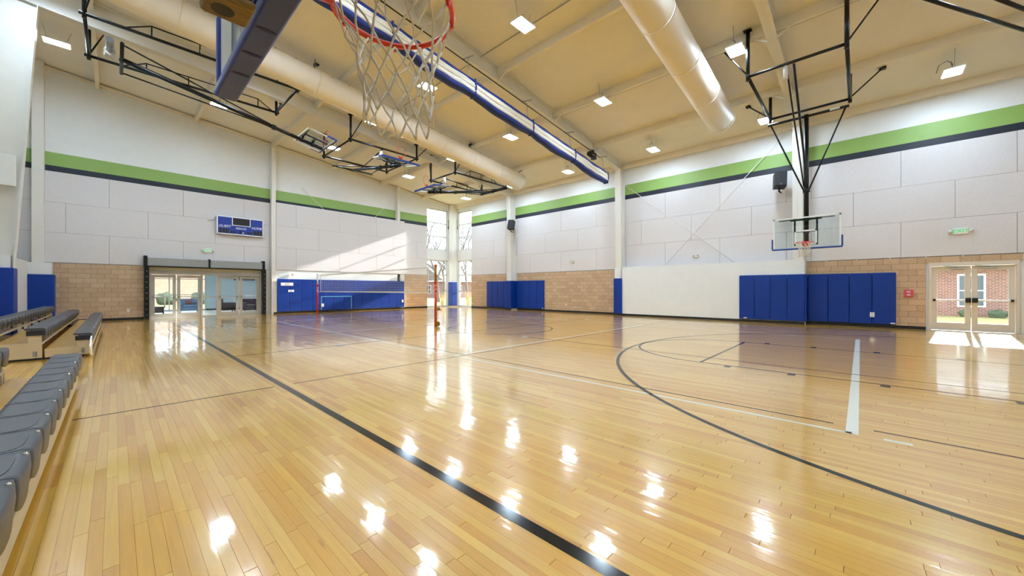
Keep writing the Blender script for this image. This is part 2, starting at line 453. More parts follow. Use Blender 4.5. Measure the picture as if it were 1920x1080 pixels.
wall_front = slab('wall_front', 'y', YF - .3, YF, [XL - .3, XR + .3], [-.2], [], R, 'white_paint')
for o, n in ((wall_back, 'back wall with tan blocks below and white panels above'), (wall_right, 'right wall with tan blocks below, white panels and green stripe'),
             (wall_left, 'white wall behind the bleachers'), (wall_front, 'white end wall behind the viewer')): struct(o, n, 'wall')
# furred-out lower parts
obj('furring', box(6.12, 14.1, YBP + .02, YB + .01, 0, 6.2), 'white_paint', wall_back)
obj('furring', box(XRP, XR + .01, 1.58, 9.2, 0, 2.52), 'white_paint', wall_right)
obj('furring', box(XL, -2.3, 17.6, 23.6, 0, 2.44), 'white_paint', wall_left)
obj('furring', box(XL, -2.3, 9.7, 17.1, 0, 2.44), 'white_paint', wall_left)

# stripes
def stripes(axis, plane, sgn, u0, u1, parent):
    for nm, z0, z1, m in (('navy_stripe', Z_PAN, Z_DK, 'navy_paint'), ('green_stripe', Z_DK, Z_GR, 'green_paint')):
        if axis == 'y': b = box(u0, u1, plane, plane + sgn * .02, z0, z1)
        else: b = box(plane, plane + sgn * .02, u0, u1, z0, z1)
        obj(nm, b, m, parent)
stripes('y', YB + .012, -1, XL, 16.2, wall_back); stripes('y', YB + .012, -1, 18.15, XR, wall_back)
stripes('x', XR + .012, -1, YF, 21.75, wall_right); stripes('x', XR + .012, -1, 23.45, YB, wall_right)
stripes('x', XL, 1, YF, YB, wall_left)

# acoustic panels
def panels(axis, plane, sgn, u0, u1, parent, phase=0., rows=((2.46, 3.685), (3.69, 4.915), (4.92, 6.165)), th=.03, skip=None):
    for r, (z0, z1) in enumerate(rows):
        off = (phase + (r % 2) * 1.22) % 2.44
        uu = u0 - 2.44 + off
        while uu < u1:
            a, b_ = max(uu, u0) + .004, min(uu + 2.44, u1) - .004
            uu += 2.44
            if b_ - a < .05: continue
            if axis == 'y': b = box(a, b_, plane, plane + sgn * th, z0, z1)
            else: b = box(plane, plane + sgn * th, a, b_, z0, z1)
            obj('acoustic_panel', b, 'acoustic', parent, .006, 1)
panels('y', YB + .01, -1, XL, 5.9, wall_back, .3)
panels('y', YBP + .02, -1, 6.13, 14.09, wall_back, 1.0)
panels('y', YB + .01, -1, 14.1, 16.2, wall_back, 0)
panels('y', YB + .01, -1, 18.15, XR, wall_back, 0)
panels('x', XR + .01, -1, YF, 1.6, wall_right, .9)
panels('x', XR + .01, -1, 2.0, 9.2, wall_right, .2)
panels('x', XR + .01, -1, 9.55, 17.1, wall_right, 1.4)
panels('x', XR + .01, -1, 17.6, 21.75, wall_right, .5)
panels('x', XR + .01, -1, 23.45, YB, wall_right, 0)
# dark backing behind panel joints
for a, b_ in ((XL, 5.9), (14.1, 16.2)): obj('panel_backing', box(a, b_, YB + .004, YB + .012, 2.45, 6.165), 'joint', wall_back)
obj('panel_backing', box(6.13, 14.09, YBP + .012, YBP + .021, 2.45, 6.165), 'joint', wall_back)
for a, b_ in ((YF, 1.6), (2.0, 9.2), (9.55, 17.1), (17.6, 21.75)): obj('panel_backing', box(XR + .004, XR + .012, a, b_, 2.45, 6.165), 'joint', wall_right)

# concrete blocks
def block_mesh(name, ln, axis):
    hh = .2032 - .009; d = .03
    b = box(-ln / 2, ln / 2, 0, d, 0, hh) if axis == 'y' else box(0, d, -ln / 2, ln / 2, 0, hh)
    me = me_from(name, b, 'block_tan'); return me
BM = {}
def blocks(axis, plane, u0, u1, parent, z1=2.44, zbase=0., skip=None):
    n = round((z1 - zbase) / .2032)
    for r in range(n):
        z = zbase + r * .2032 + .0045
        uu = u0 - (.2032 if r % 2 else 0)
        while uu < u1 - .03:
            a, b_ = max(uu, u0), min(uu + .4064, u1); uu += .4064
            ln = round(b_ - a - .009, 3)
            if ln < .03: continue
            c = (a + b_) / 2
            if skip and skip(c, z): continue
            key = (ln, axis)
            if key not in BM: BM[key] = block_mesh('concrete_block', ln, axis)
            loc = (c, plane, z) if axis == 'y' else (plane, c, z)
            inst('concrete_block', BM[key], loc, parent)
    m = box(u0, u1, plane + .009, plane + .03, zbase, z1) if axis == 'y' else box(plane + .009, plane + .03, u0, u1, zbase, z1)
    obj('mortar', m, 'mortar', parent)
blocks('y', YB - .03, -1.72, .92, wall_back)
blocks('y', YB - .03, 14.1, 16.19, wall_back)
blocks('x', XR - .03, -1.6, 1.55, wall_right, skip=lambda c, z: z < 1.7 and -.6 < c < 1.2)
blocks('x', XR - .03, -3.56, -1.6, wall_right, zbase=.2032 * 11, z1=2.44)
blocks('x', XR - .03, 9.58, 17.05, wall_right, skip=lambda c, z: z < 1.7 and c > 14.8)
blocks('x', XR - .03, 17.65, 21.74, wall_right, skip=lambda c, z: z < 1.7 and c < 19.6)
# ledge clips at the top of the blocks
for yy in (.95, .1, -.75, -1.6, -2.4): obj('panel_clip', box(XR - .05, XR - .03, yy - .015, yy + .015, 2.42, 2.46), 'sign_white', wall_right)

# baseboards
def base(name, mbx):
    o = obj(name, mbx, 'rubber_base'); struct(o, None, None); return o
bb = MB()
for a, b_, yy in ((-1.72, .92, YB - .03), (6.0, 14.1, YBP - .01), (14.1, 16.2, YB - .03)): bb.box(a, b_, yy - .012, yy, 0, .10)
base('baseboard_back', bb)
bb = MB()
for a, b_, xx in ((-1.6, 1.58, XR - .03), (1.58, 9.2, XRP), (9.12, 9.62, 18.15), (9.58, 17.0, XR - .03), (17.06, 17.64, 18.14), (17.7, 21.75, XR - .03)): bb.box(xx - .012, xx, a, b_, 0, .10)
base('baseboard_right', bb)

# ---- ceiling, purlins, steel frames
ceiling = obj('ceiling', MB().prism([(XL - .3, YF - .3, R(XL - .3)), (XR + .3, YF - .3, R(XR + .3)), (XR + .3, YF - .3, R(XR + .3) + .15), (XL - .3, YF - .3, R(XL - .3) + .15)], (0, YB - YF + .6, 0)), 'ceiling_liner')
struct(ceiling, 'sloping cream roof liner between white purlins', 'ceiling')
PURL = [15.7, 12.45, 9.2, 5.95, 2.7, -.55]
for px in PURL:
    z = R(px); edges = [YF] + FRAMES + [YB]
    for a, b_ in zip(edges[:-1], edges[1:]):
        b = MB(); b.box(px - .012, px + .012, a + .02, b_ - .02, z - .26, z + .01)
        b.box(px - .012, px + .11, a + .02, b_ - .02, z - .275, z - .26).box(px + .1, px + .11, a + .02, b_ - .02, z - .26, z - .235)
        obj('purlin', b, 'purlin_paint', ceiling)
for (xx, z0, z1) in ((XR - .12, 7.78, R(XR) + .02),):
    edges = [YF] + FRAMES + [YB]
    for a, b_ in zip(edges[:-1], edges[1:]): obj('eave_strut', MB().box(xx - .03, xx + .12, a + .02, b_ - .02, z0, z1), 'purlin_paint', ceiling)
# rake angle along the end wall
obj('rake_angle', MB().prism([(XL, YB - .1, R(XL) - .16), (XR, YB - .1, R(XR) - .16), (XR, YB - .1, R(XR) - .06), (XL, YB - .1, R(XL) - .06)], (0, .11, 0)), 'purlin_paint', ceiling)

def isect(b, pts_in, pts_out, y, fw=.15, t=.018):
    # I-section along a polyline: inner flange points and outer flange points in the x-z plane
    n = len(pts_in)
    for k in range(n - 1):
        a, c = Vector((pts_in[k][0], 0, pts_in[k][1])), Vector((pts_in[k + 1][0], 0, pts_in[k + 1][1]))
        e, f = Vector((pts_out[k][0], 0, pts_out[k][1])), Vector((pts_out[k + 1][0], 0, pts_out[k + 1][1]))
        Y = Vector((0, y, 0))
        b.prism([p + Y + Vector((0, -.006, 0)) for p in (a, c, f, e)], (0, .012, 0))
        for p, q, o in ((a, c, e), (e, f, a)):
            d = (q - p).normalized(); nn = Vector((-d.z, 0, d.x))
            if nn.dot(o - p) < 0: nn = -nn
            b.prism([p + Y + Vector((0, -fw, 0)), q + Y + Vector((0, -fw, 0)), q + Y + nn * t + Vector((0, -fw, 0)), p + Y + nn * t + Vector((0, -fw, 0))], (0, 2 * fw, 0))
for i, fy in enumerate(FRAMES):
    fr = thing('steel_frame', (8, fy, 0), ['white steel roof frame behind the viewer', 'white steel frame whose column stands behind the lowered hoop',
               'white steel frame carrying the rolled divider curtain', 'white steel frame nearest the back wall, beside the loudspeaker'][i], 'steel frame')
    fr['kind'] = 'structure'
    b = MB(); isect(b, [(18.30, 0), (18.15, R(18.15) - .42)], [(XR - .005, 0), (XR - .005, R(18.15) - .42)], fy, .16)
    b.box(18.15, XR - .005, fy - .16, fy + .16, R(18.15) - .44, R(18.15) - .42)
    obj('column', b, 'steel_white', fr)
    b = MB(); isect(b, [(-2.03, 0), (-1.5, 9.5)], [(XL + .005, 0), (XL + .005, 9.5)], fy, .15); obj('column', b, 'steel_white', fr)
    b = MB(); xs = [XL + .005, -1.5, 4, 11, 18.15, XR - .005]; dp = [.88, .88, .62, .46, .42, .42]
    isect(b, [(x_, R(x_) - d_) for x_, d_ in zip(xs, dp)], [(x_, R(x_) - .01) for x_ in xs], fy, .13, .016)
    obj('rafter', b, 'steel_white', fr)
    for px in PURL:
        z = R(px); dd = .5
        for s in (-1, 1): obj('flange_brace', MB().tube([(px, fy + s * .1, z - dd), (px, fy + s * .62, z - .2)], .016, 6, square=True), 'steel_white', fr)
# column casing and end wall columns
for i, (xx, y0, wd) in enumerate(((-2.07, 23.62, .3), (6.02, 23.70, .2), (13.66, 23.70, .2))):
    o = obj('end_wall_column', box(xx - wd / 2, xx + wd / 2, y0, YB + .01, 0, R(xx) - .02), 'steel_white')
    struct(o, ['white column in the left corner of the back wall', 'white column beside the scoreboard', 'white column before the corner windows'][i], 'column')
o = obj('end_wall_column', box(18.22, XR - .005, 23.52, YB - .005, 0, R(18.4) - .02), 'steel_white'); struct(o, 'white column between the two corner windows', 'column')
o = obj('column_casing', box(-2.34, -1.72, 23.5, YB, 0, 2.42), 'white_paint'); struct(o, 'white casing around the foot of the left corner column', 'casing')
for i, fy in enumerate(FRAMES):
    if i in (1,): continue
    o = obj('column_casing', box(18.22, XR, fy - .2, fy + .2, 0, 2.5), 'white_paint'); struct(o, ['white casing at the column foot behind the viewer', '', 'white casing at the column foot right of the block wall', 'white casing at the column foot under the loudspeaker'][i], 'casing')
    o = obj('column_casing', box(XL, -1.97, fy - .2, fy + .2, 0, 2.3), 'white_paint'); struct(o, ['white casing at the left column foot behind the viewer', '', 'white casing at the left column foot beside the near bleacher', 'white casing at the left column foot beside the far bleacher'][i], 'casing')
# junction box on the left column
o = obj('junction_box', box(-2.2, -1.87, 17.05, 17.2, 4.2, 5.05), 'white_paint', None, .02); tag(o, 'white metal box mounted high on the left steel column', 'box')

# bracing rods
def rod(p, q, lab, r=.012):
    o = obj('brace_rod', MB().tube([p, q], r, 6), 'steel_white'); tag(o, lab, 'rod', 'wall bracing rods')
rod((XR - .10, 9.15, 6.9), (XR - .10, 4.0, 2.5), 'thin white brace rod falling from the middle column toward the lowered hoop')
rod((XR - .14, 2.2, 7.7), (XR - .14, 7.1, 2.5), 'thin white brace rod rising to the column behind the lowered hoop')
rod((7.5, YB - .05, 7.35), (8.9, YB - .05, 6.1), 'short white brace rod crossing green stripe near the scoreboard')
rod((13.0, YB - .05, 7.3), (11.9, YB - .05, 6.1), 'short white brace rod crossing green stripe beside the third column')

# ---- windows
def window(name, axis, plane, o, mull, lab):
    u0, u1, z0, z1 = o; t = .05; d = .1
    def bx(a, b_, c, e, dd=d): return (a, b_, plane, plane + dd, c, e) if axis == 'y' else (plane, plane + dd, a, b_, c, e)
    b = MB(); b.box(*bx(u0, u0 + t, z0, z1)).box(*bx(u1 - t, u1, z0, z1)).box(*bx(u0, u1, z0, z0 + t)).box(*bx(u0, u1, z1 - t, z1))
    wnd = obj(name, b, 'alu_grey'); struct(wnd, lab, 'window')
    zz = [z0 + t] + mull + [z1 - t]
    for m in mull: obj('mullion', MB().box(*bx(u0 + t, u1 - t, m - .025, m + .025)), 'alu_grey', wnd)
    for a, c in zip(zz[:-1], zz[1:]):
        g_ = (u0 + t, u1 - t, plane + .045, plane + .055, a + .02, c - .02) if axis == 'y' else (plane + .045, plane + .055, u0 + t, u1 - t, a + .02, c - .02)
        obj('pane', MB().box(*g_), 'glass', wnd)
window('window_1', 'y', YB + .1, BW[1], [5.5, 6.55], 'upper corner window in the back wall')
window('window_2', 'y', YB + .1, BW[0], [1.25, 2.5], 'tall lower corner window in the back wall')
window('window_3', 'x', XR + .1, RW[1], [5.5, 6.5], 'upper corner window in the right wall')
window('window_4', 'x', XR + .1, RW[0], [1.25, 2.5], 'tall lower corner window in the right wall')

# ---- doors
def door(name, axis, plane, u0, u1, z1, m, lab, bar, flip, closer=True, hinge=0, rail=.26, stile=.12):
    d = .045
    def B(a, b_, p0, p1, c, e):
        return (a, b_, plane + p0, plane + p1, c, e) if axis == 'y' else (plane + p0, plane + p1, a, b_, c, e)
    b = MB(); b.box(*B(u0, u0 + stile, 0, d, .01, z1)).box(*B(u1 - stile, u1, 0, d, .01, z1)).box(*B(u0 + stile, u1 - stile, 0, d, .01, .01 + rail)).box(*B(u0 + stile, u1 - stile, 0, d, z1 - .13, z1))
    o = obj(name, b, m); struct(o, lab, 'door')
    obj('glass_pane', MB().box(*B(u0 + stile, u1 - stile, .015, .025, .01 + rail, z1 - .13)), 'glass', o)
    zb_ = .98
    if bar:
        pb = obj('push_bar', MB().box(*B(u0 + .06, u1 - .06, -.07, -.035, zb_, zb_ + .05)), bar, o, .008)
        for a in (u0 + .03, u1 - .09): obj('bar_end', MB().box(*B(a, a + .06, -.075, 0, zb_ - .01, zb_ + .06)), 'black_plastic' if bar == 'sign_white' else 'galvanised', pb)
        if bar == 'sign_white':
            a = u1 - .12 if flip else u0
            obj('latch_case', MB().box(*B(a, a + .12, -.09, 0, zb_ - .05, zb_ + .1)), 'black_plastic', pb, .01)
    if closer:
        a = u0 + .12 if not flip else u1 - .5
        c_ = obj('door_closer', MB().box(*B(a, a + .3, -.07, 0, z1 - .1, z1 - .045)), 'alu_grey', o, .008)
        obj('closer_arm', MB().tube([B(a + .15, 0, -.05, 0, z1 - .04, 0)[0:1] and (Vector((a + .15, plane - .05, z1 - .035)) if axis == 'y' else Vector((plane - .05, a + .15, z1 - .035))),
             (Vector((a + .45, plane - .14, z1 + .01)) if axis == 'y' else Vector((plane - .14, a + .45, z1 + .01)))], .01, 6), 'galvanised', c_)
    return o
# lobby doors in the back wall
dp = YB + .06
for i, (a, b_) in enumerate(((1.16, 2.02), (2.06, 2.95), (3.64, 4.5), (4.54, 5.42))):
    door('door_%d' % (i + 1), 'y', dp, a, b_, 2.05, 'door_paint_grey', 'grey framed glass lobby door, %s from the left' % ORD[i], 'chrome', i % 2 == 0, True, rail=.2)
b = MB(); b.box(1.08, 1.16, YB - .02, YB + .16, 0, 2.24).box(5.42, 5.5, YB - .02, YB + .16, 0, 2.24).box(1.16, 5.42, YB - .02, YB + .16, 2.07, 2.24)
b.box(2.95, 3.02, YB + .02, YB + .14, 0, 2.07).box(3.57, 3.64, YB + .02, YB + .14, 0, 2.07)
struct(obj('trim_1', b, 'door_paint_grey'), 'grey frame around the lobby doors', 'door frame')
b = MB(); b.box(3.02, 3.57, YB + .05, YB + .11, .96, 1.02).box(3.02, 3.57, YB + .05, YB + .11, 0, .06)
wn = obj('window_5', b, 'door_paint_grey'); struct(wn, 'narrow sidelight between the pairs of lobby doors', 'window')
obj('pane', box(3.02, 3.57, YB + .075, YB + .083, .06, .96), 'glass', wn); obj('pane', box(3.02, 3.57, YB + .075, YB + .083, 1.02, 2.07), 'glass', wn)
# exterior doors in the right wall
b = MB(); b.box(XR - .04, XR + .16, -1.72, -1.66, 0, 2.24).box(XR - .04, XR + .16, -3.5, -3.44, 0, 2.24).box(XR - .04, XR + .16, -3.44, -1.72, 2.12, 2.24)
struct(obj('trim_2', b, 'door_paint'), 'cream frame around the exterior double doors', 'door frame')
door('door_5', 'x', XR + .04, -2.57, -1.73, 2.11, 'door_paint', 'cream exterior glass door next to the block wall', 'sign_white', False)
door('door_6', 'x', XR + .04, -3.43, -2.59, 2.11, 'door_paint', 'cream exterior glass door at the right edge of view', 'sign_white', True)
# slab under the doors outside and door sill
struct(obj('trim_3', box(XR - .05, XR + .3, -3.5, -1.66, -.01, .006), 'alu_grey'), 'metal threshold under the exterior doors', 'threshold')
struct(obj('trim_4', box(1.08, 5.5, YB - .02, YB + .3, -.01, .006), 'alu_grey'), 'metal threshold under the lobby doors', 'threshold')

# ---- grey housing over the lobby doors
hs = thing('curtain_housing', (3.3, YB - .2, 0), 'long grey housing in a black frame above the lobby doors', 'housing')
for a, b_ in ((1.02, 3.2), (3.27, 5.6)): obj('cover_panel', box(a, b_, YB - .3, YB - .05, 2.45, 2.82), 'header_grey', hs, .01, 1)
b = box(.98, 5.64, YB - .32, YB - .04, 2.4, 2.45)
obj('bottom_rail', b, 'black_metal', hs); obj('centre_strap', box(3.2, 3.27, YB - .33, YB - .04, 2.45, 2.86), 'black_metal', hs)
for a, b_ in ((.92, 1.08), (5.5, 5.66)):
    tr = obj('side_track', box(a, b_, YB - .3, YB - .02, 0, 2.45), 'black_metal', hs)
    obj('end_bracket', box(a - .02, b_ + .02 - .08, YB - .34, YB - .02, 2.38, 2.9), 'black_metal', hs)
    for k in range(9): obj('bolt', MB().tube([((a + b_) / 2, YB - .3, .2 + k * .25), ((a + b_) / 2, YB - .316, .2 + k * .25)], .016, 8), 'chrome', tr)

# ================================================================== HOOPS
def frame_mat(P, F, phi):
    # local axes: u = forward (board face), v = sideways, w = up along the mast; origin = pivot
    F = Vector(F); Z = Vector((0, 0, 1)); a = math.radians(phi)
    U = F * math.cos(a) + Z * math.sin(a); W = -F * math.sin(a) + Z * math.cos(a); V = W.cross(U)
    M = Matrix(((U.x, V.x, W.x, P[0]), (U.y, V.y, W.y, P[1]), (U.z, V.z, W.z, P[2]), (0, 0, 0, 1)))
    return M
def net_mesh(M, rim, detail, rad, seed):
    rnd = random.Random(seed); b = MB(); n = 12
    lev = [(0, .228), (-.10, .190), (-.175, .160), (-.245, .145), (-.315, .138), (-.385, .138), (-.46, .145)]
    nodes = []
    for k, (dz, r) in enumerate(lev):
        ring = []
        for j in range(n):
            an = 2 * math.pi * (j + (k % 2) * .5) / n
            j1 = .010 if (detail and k) else 0
            ring.append(Vector((rim[0] + r * math.cos(an) + rnd.uniform(-j1, j1) + detail * dz * -.05, rim[1] + r * math.sin(an) + rnd.uniform(-j1, j1), rim[2] + dz + rnd.uniform(-j1, j1))))
        nodes.append(ring)
    sg = 6 if detail else 4
    def rope(p, q):
        if detail:
            mid = (p + q) / 2 + Vector((rnd.uniform(-1, 1), rnd.uniform(-1, 1), rnd.uniform(-1, 1))) * .006
            b.tube([p, (p * .5 + mid * .5), mid, (mid * .5 + q * .5), q], rad * rnd.uniform(.85, 1.15), sg)
        else: b.tube([p, q], rad, sg)
    for k in range(len(lev) - 1):
        for j in range(n):
            rope(nodes[k][j], nodes[k + 1][j])
            rope(nodes[k][j], nodes[k + 1][(j - 1) % n if k % 2 == 0 else (j + 1) % n])
            if detail and k: b.sphere(nodes[k][j], rad * 1.7, 6, 4)
    return b.xf(M)
def hoop(lab, P, F, phi, Lrim, boff, mast_low, frame, braces, detail=0, group='basketball hoops', mast_r=.07, net=True):
    """P pivot, Lrim distance pivot->rim level along the mast, boff board offset in front of the mast"""
    M = frame_mat(P, F, phi)
    t = thing('basketball_hoop', (P[0], P[1], 0), lab, 'basketball hoop', group)
    zr = -Lrim; zb0, zb1 = zr - .15, zr + .92; hw = .915
    # backboard
    bd = obj('backboard', MB().box(boff, boff + .012, -hw, hw, zb0, zb1).xf(M), 'board_glass', t)
    fr = MB(); t_ = .05
    for a in ((-hw, -hw + t_, zb0, zb1), (hw - t_, hw, zb0, zb1), (-hw, hw, zb0, zb0 + t_), (-hw, hw, zb1 - t_, zb1)): fr.box(boff - .035, boff - .001, *a)
    for a in ((-hw, -hw + t_, zb0, zb1), (hw - t_, hw, zb0, zb1), (-hw, hw, zb1 - t_, zb1)): fr.box(boff + .0122, boff + .0145, *a)
    obj('board_frame', fr.xf(M), 'board_white', bd)
    sq = MB()
    for a in ((-.305, -.255, zr, zr + .46), (.255, .305, zr, zr + .46), (-.305, .305, zr + .41, zr + .46)): sq.box(boff + .0125, boff + .0155, *a)
    obj('target_square', sq.xf(M), 'board_white', bd)
    pd = MB(); q = .028
    pd.box(boff - .06, boff + .035, -hw - q, hw + q, zb0 - .042, zb0 + .005)
    pad = obj('edge_pad', pd.xf(M), 'board_pad_blue', bd, .014, 3)
    for s in (-1, 1):
        obj('edge_pad', MB().box(boff - .05, boff + .03, s * (hw - .004), s * (hw + .042), zb0, zb0 + .36).xf(M), 'board_pad_blue', bd, .014, 3)
    if detail:
        sl = MB()
        for k in range(-3, 4):
            y0 = k * .205
            if abs(k) < 1: continue
            sl2 = MB()
            pts = []
            for a in range(12):
                an = 2 * math.pi * a / 12; pts.append((boff - .0125 + .034 * math.cos(an) + (.002 if 0 else 0), y0 + .010 * math.sin(an), zb0 - .0425))
            sl2.prism(pts, (0, 0, -.0012))
            obj('pad_slot', sl2.xf(M), 'slot_navy', pad)
    # mount bars behind the glass
    mb = MB()
    for s in (-1, 1): mb.box(boff - .08, boff - .036, s * .30 - .025, s * .30 + .025, zr - .05, zb1 - .05)
    mb.box(boff - .08, boff - .036, -.33, .33, zr + .40, zr + .44).box(boff - .08, boff - .036, -.42, .42, zb1 - .12, zb1 - .06).box(0, boff - .04, -.05, .05, zr + .38, zr + .46).box(0, boff - .04, -.05, .05, zb1 - .13, zb1 - .05)
    obj('board_mount', mb.xf(M), 'black_metal', t)
    obj('top_bar', MB().box(boff - .05, boff - .02, -.75, .75, zb1 - .09, zb1 - .065).xf(M), 'black_metal', t)
    # rim
    cu = boff + .012 + .15 + .229
    rp = [(cu + .236 * math.cos(2 * math.pi * k / 40), .236 * math.sin(2 * math.pi * k / 40), zr) for k in range(40)]
    rb = MB().tube(rp, .012 if detail else .0105, 8, closed=True)
    rb.box(boff + .012, boff + .022, -.09, .09, zr - .1, zr + .06)
    rb.prism([(boff + .022, -.075, zr - .005), (boff + .17, -.09, zr - .005), (boff + .17, .09, zr - .005), (boff + .022, .075, zr - .005)], (0, 0, .01))
    for s in (-1, 1): rb.tube([(boff + .03, s * .06, zr - .09), (boff + .2, s * .13, zr - .012)], .008, 6)
    if detail:
        for k in range(12):
            an = 2 * math.pi * k / 12; p = Vector((cu + .238 * math.cos(an), .238 * math.sin(an), zr - .014))
            rb.tube([p + Vector((0, 0, .01)), p + Vector((0, 0, -.012))], .007, 6)
        # turned-down stiffener plate on the board side of the ring
        for k in range(14, 27):
            a0, a1 = 2 * math.pi * k / 40, 2 * math.pi * (k + 1) / 40
            p0 = Vector((cu + .243 * math.cos(a0), .243 * math.sin(a0), zr + .004)); p1 = Vector((cu + .243 * math.cos(a1), .243 * math.sin(a1), zr + .004))
            rb.prism([p0, p1, p1 + Vector((0, 0, -.03)), p0 + Vector((0, 0, -.03))], ((cu - p0.x) * .03, -p0.y * .03, 0))
    rim = obj('rim', rb.xf(M), 'rim_orange', t)
    if net and phi < 30:
        nm = net_mesh(M, (cu, 0, zr - .012), detail, .0042 if detail else .0065, 5)
        obj('net', nm, 'rope_white', rim)
    # mast
    obj('mast', MB().tube([M @ Vector((0, 0, .05)), M @ Vector((0, 0, zr + mast_low))], mast_r, 14), 'black_metal', t)
    for wv in (zr + .42, zr + .85): obj('mast_collar', MB().tube([M @ Vector((0, 0, wv - .05)), M @ Vector((0, 0, wv + .05))], mast_r + .015, 14), 'black_metal', t)
    # pivot bar and V braces
    obj('pivot_bar', MB().tube([M @ Vector((0, -1.1, 0)), M @ Vector((0, 1.1, 0))], .045, 10), 'black_metal', t)
    jw = zr + 1.85
    for s in (-1, 1): obj('side_brace', MB().tube([M @ Vector((0, s * 1.02, 0)), M @ Vector((.02, s * .07, jw))], .025, 8), 'black_metal', t)
    obj('brace_clamp', MB().tube([M @ Vector((0, 0, jw - .07)), M @ Vector((0, 0, jw + .07))], mast_r + .03, 12), 'black_metal', t)
    # ceiling frame
    (x0, x1, y0, y1, fz) = frame
    for yy in (y0, y1): obj('frame_rail', MB().tube([(x0, yy, fz), (x1, yy, fz)], .045, 10), 'black_metal', t)
    for xx in (x0 + .1, x1 - .1): obj('frame_rail', MB().tube([(xx, y0, fz), (xx, y1, fz)], .04, 10), 'black_metal', t)
    for xx in (x0 + .1, x1 - .1):
        for yy in (y0, y1):
            zt = R(xx) - .02
            hg = obj('hanger_post', MB().tube([(xx, yy, fz - .12), (xx, yy, zt)], .05, 10), 'black_metal', t)
            obj('hanger_plate', MB().box(xx - .1, xx + .1, yy - .1, yy + .1, zt - .03, zt), 'black_metal', hg)
            s = -1 if yy == y0 else 1
            fx = xx + .4; ty = yy + s * .75
            if abs(R(fx) - .1 - fz) > .3:
                sw = obj('sway_brace', MB().tube([(xx, yy, fz + .03), (fx, ty, R(fx) - .02)], .022, 8), 'black_metal', t)
                obj('sway_plate', MB().box(fx - .08, fx + .08, ty - .08, ty + .08, R(fx) - .06, R(fx) - .02), 'black_metal', sw)
    for p, q, r in braces: obj('fold_brace', MB().tube([p, q], r, 8), 'black_metal', t)
    return t, M

# lowered hoop at the right wall
yD = 1.37
t, M = hoop('lowered basketball hoop hanging over the blue pads on the right wall', (16.3, yD, 7.32), (-1, 0, 0), 0, 7.32 - 2.92, .22, .02,
     (12.3, 16.15, .25, 2.36, 7.44), [((12.45, yD - .06, 7.4), (16.2, yD - .04, 4.85), .03), ((12.45, yD + .1, 7.4), (16.2, yD + .06, 4.9), .022), ((12.6, .3, 7.44), (12.6, .3, 7.44 - .001), .02)])
obj('winch', MB().tube([(12.45, yD + .12, 7.45), (12.45, yD + .12, 7.05)], .06, 10), 'bulb_white', t)
obj('maker_plate', box(16.24, 16.252, .5, .75, 7.29, 7.36), 'sign_white', t)
# near hoop, lowered for children
t, M = hoop('lowered basketball hoop right above the viewer, net hanging into view', (.235, 1.40, 8.75), (1, 0, 0), 0, 8.75 - 2.492, .160, -.24,
     (.05, 4.0, .35, 2.5, 8.8), [((3.9, 1.36, 8.75), (.3, 1.38, 5.2), .03)], detail=1, mast_r=.062)
mp = MB(); z0 = 2.185; mx0, my0 = .235, 1.40
mp.box(mx0 - .062, mx0 + .062, my0 - .062, my0 + .062, z0, z0 + .03)
obj('mast_end_plate', mp, 'plywood', t, .018, 3)
obj('mast_end_hole', MB().tube([(mx0 - .012, my0 + .006, z0 - .001), (mx0 - .012, my0 + .006, z0 + .02)], .029, 20), 'seat_dark', t)
obj('mast_sleeve', MB().box(mx0 - .058, mx0 + .058, my0 - .058, my0 + .058, z0 + .03, 3.4), 'black_metal', t, .015, 3)
obj('height_adjuster', MB().box(.31, .37, my0 - .22, my0 + .22, 2.36, 2.75), 'board_pad_blue', t, .02, 2)
# folded hoops
t, M = hoop('folded basketball hoop in the long black frame over the far bleacher', (.15, 16.65, 8.45), (1, 0, 0), 79, 6.0, .22, .02,
     (-.66, 4.75, 15.3, 17.95, 8.8), [])
for yy in (15.3, 17.95):
    zz = 8.8; obj('truss_rod', MB().tube([(.2, yy, zz + .02), (.75, yy, zz + .33), (4.0, yy, zz + .33), (4.5, yy, zz + .02)], .02, 6), 'black_metal', t)
    for xx in (.75, 1.85, 2.95, 4.0): obj('truss_post', MB().tube([(xx, yy, zz), (xx, yy, zz + .33)], .02, 6), 'black_metal', t)
obj('winch', MB().tube([(-.1, 16.2, 8.75), (-.1, 16.9, 8.75)], .09, 12), 'galvanised', t)
obj('winch_drum', MB().tube([(-.1, 16.9, 8.72), (-.1, 17.3, 8.72)], .13, 14), 'bulb_white', t)
t, M = hoop('folded basketball hoop on the frame over the back free throw lane', (9.0, 20.45, 7.95), (0, -1, 0), 80, 5.0, .22, .02,
     (7.25, 10.9, 16.95, 20.1, 8.2), [((8.9, 17.0, 8.15), (9.0, 19.9, 7.75), .03)])
obj('winch', MB().tube([(8.9, 17.1, 8.2), (8.9, 17.1, 7.75)], .08, 12), 'bulb_white', t)
t, M = hoop('folded basketball hoop over the corner windows, nearest the loudspeaker', (15.75, 16.35, 7.30), (-1, 0, 0), 79, 4.75, .22, .02,
     (11.9, 15.9, 15.25, 17.4, 7.4), [((12.1, 16.3, 7.35), (15.2, 16.35, 7.1), .03)])
for yy in (15.25, 17.4):
    zz = 7.4; obj('truss_rod', MB().tube([(12.6, yy, zz + .02), (13.0, yy, zz + .3), (14.6, yy, zz + .3), (15.0, yy, zz + .02)], .02, 6), 'black_metal', t)
    for xx in (13.0, 13.8, 14.6): obj('truss_post', MB().tube([(xx, yy, zz), (xx, yy, zz + .3)], .02, 6), 'black_metal', t)
obj('winch', MB().tube([(12.1, 16.3, 7.35), (12.1, 16.3, 6.95)], .08, 12), 'bulb_white', t)
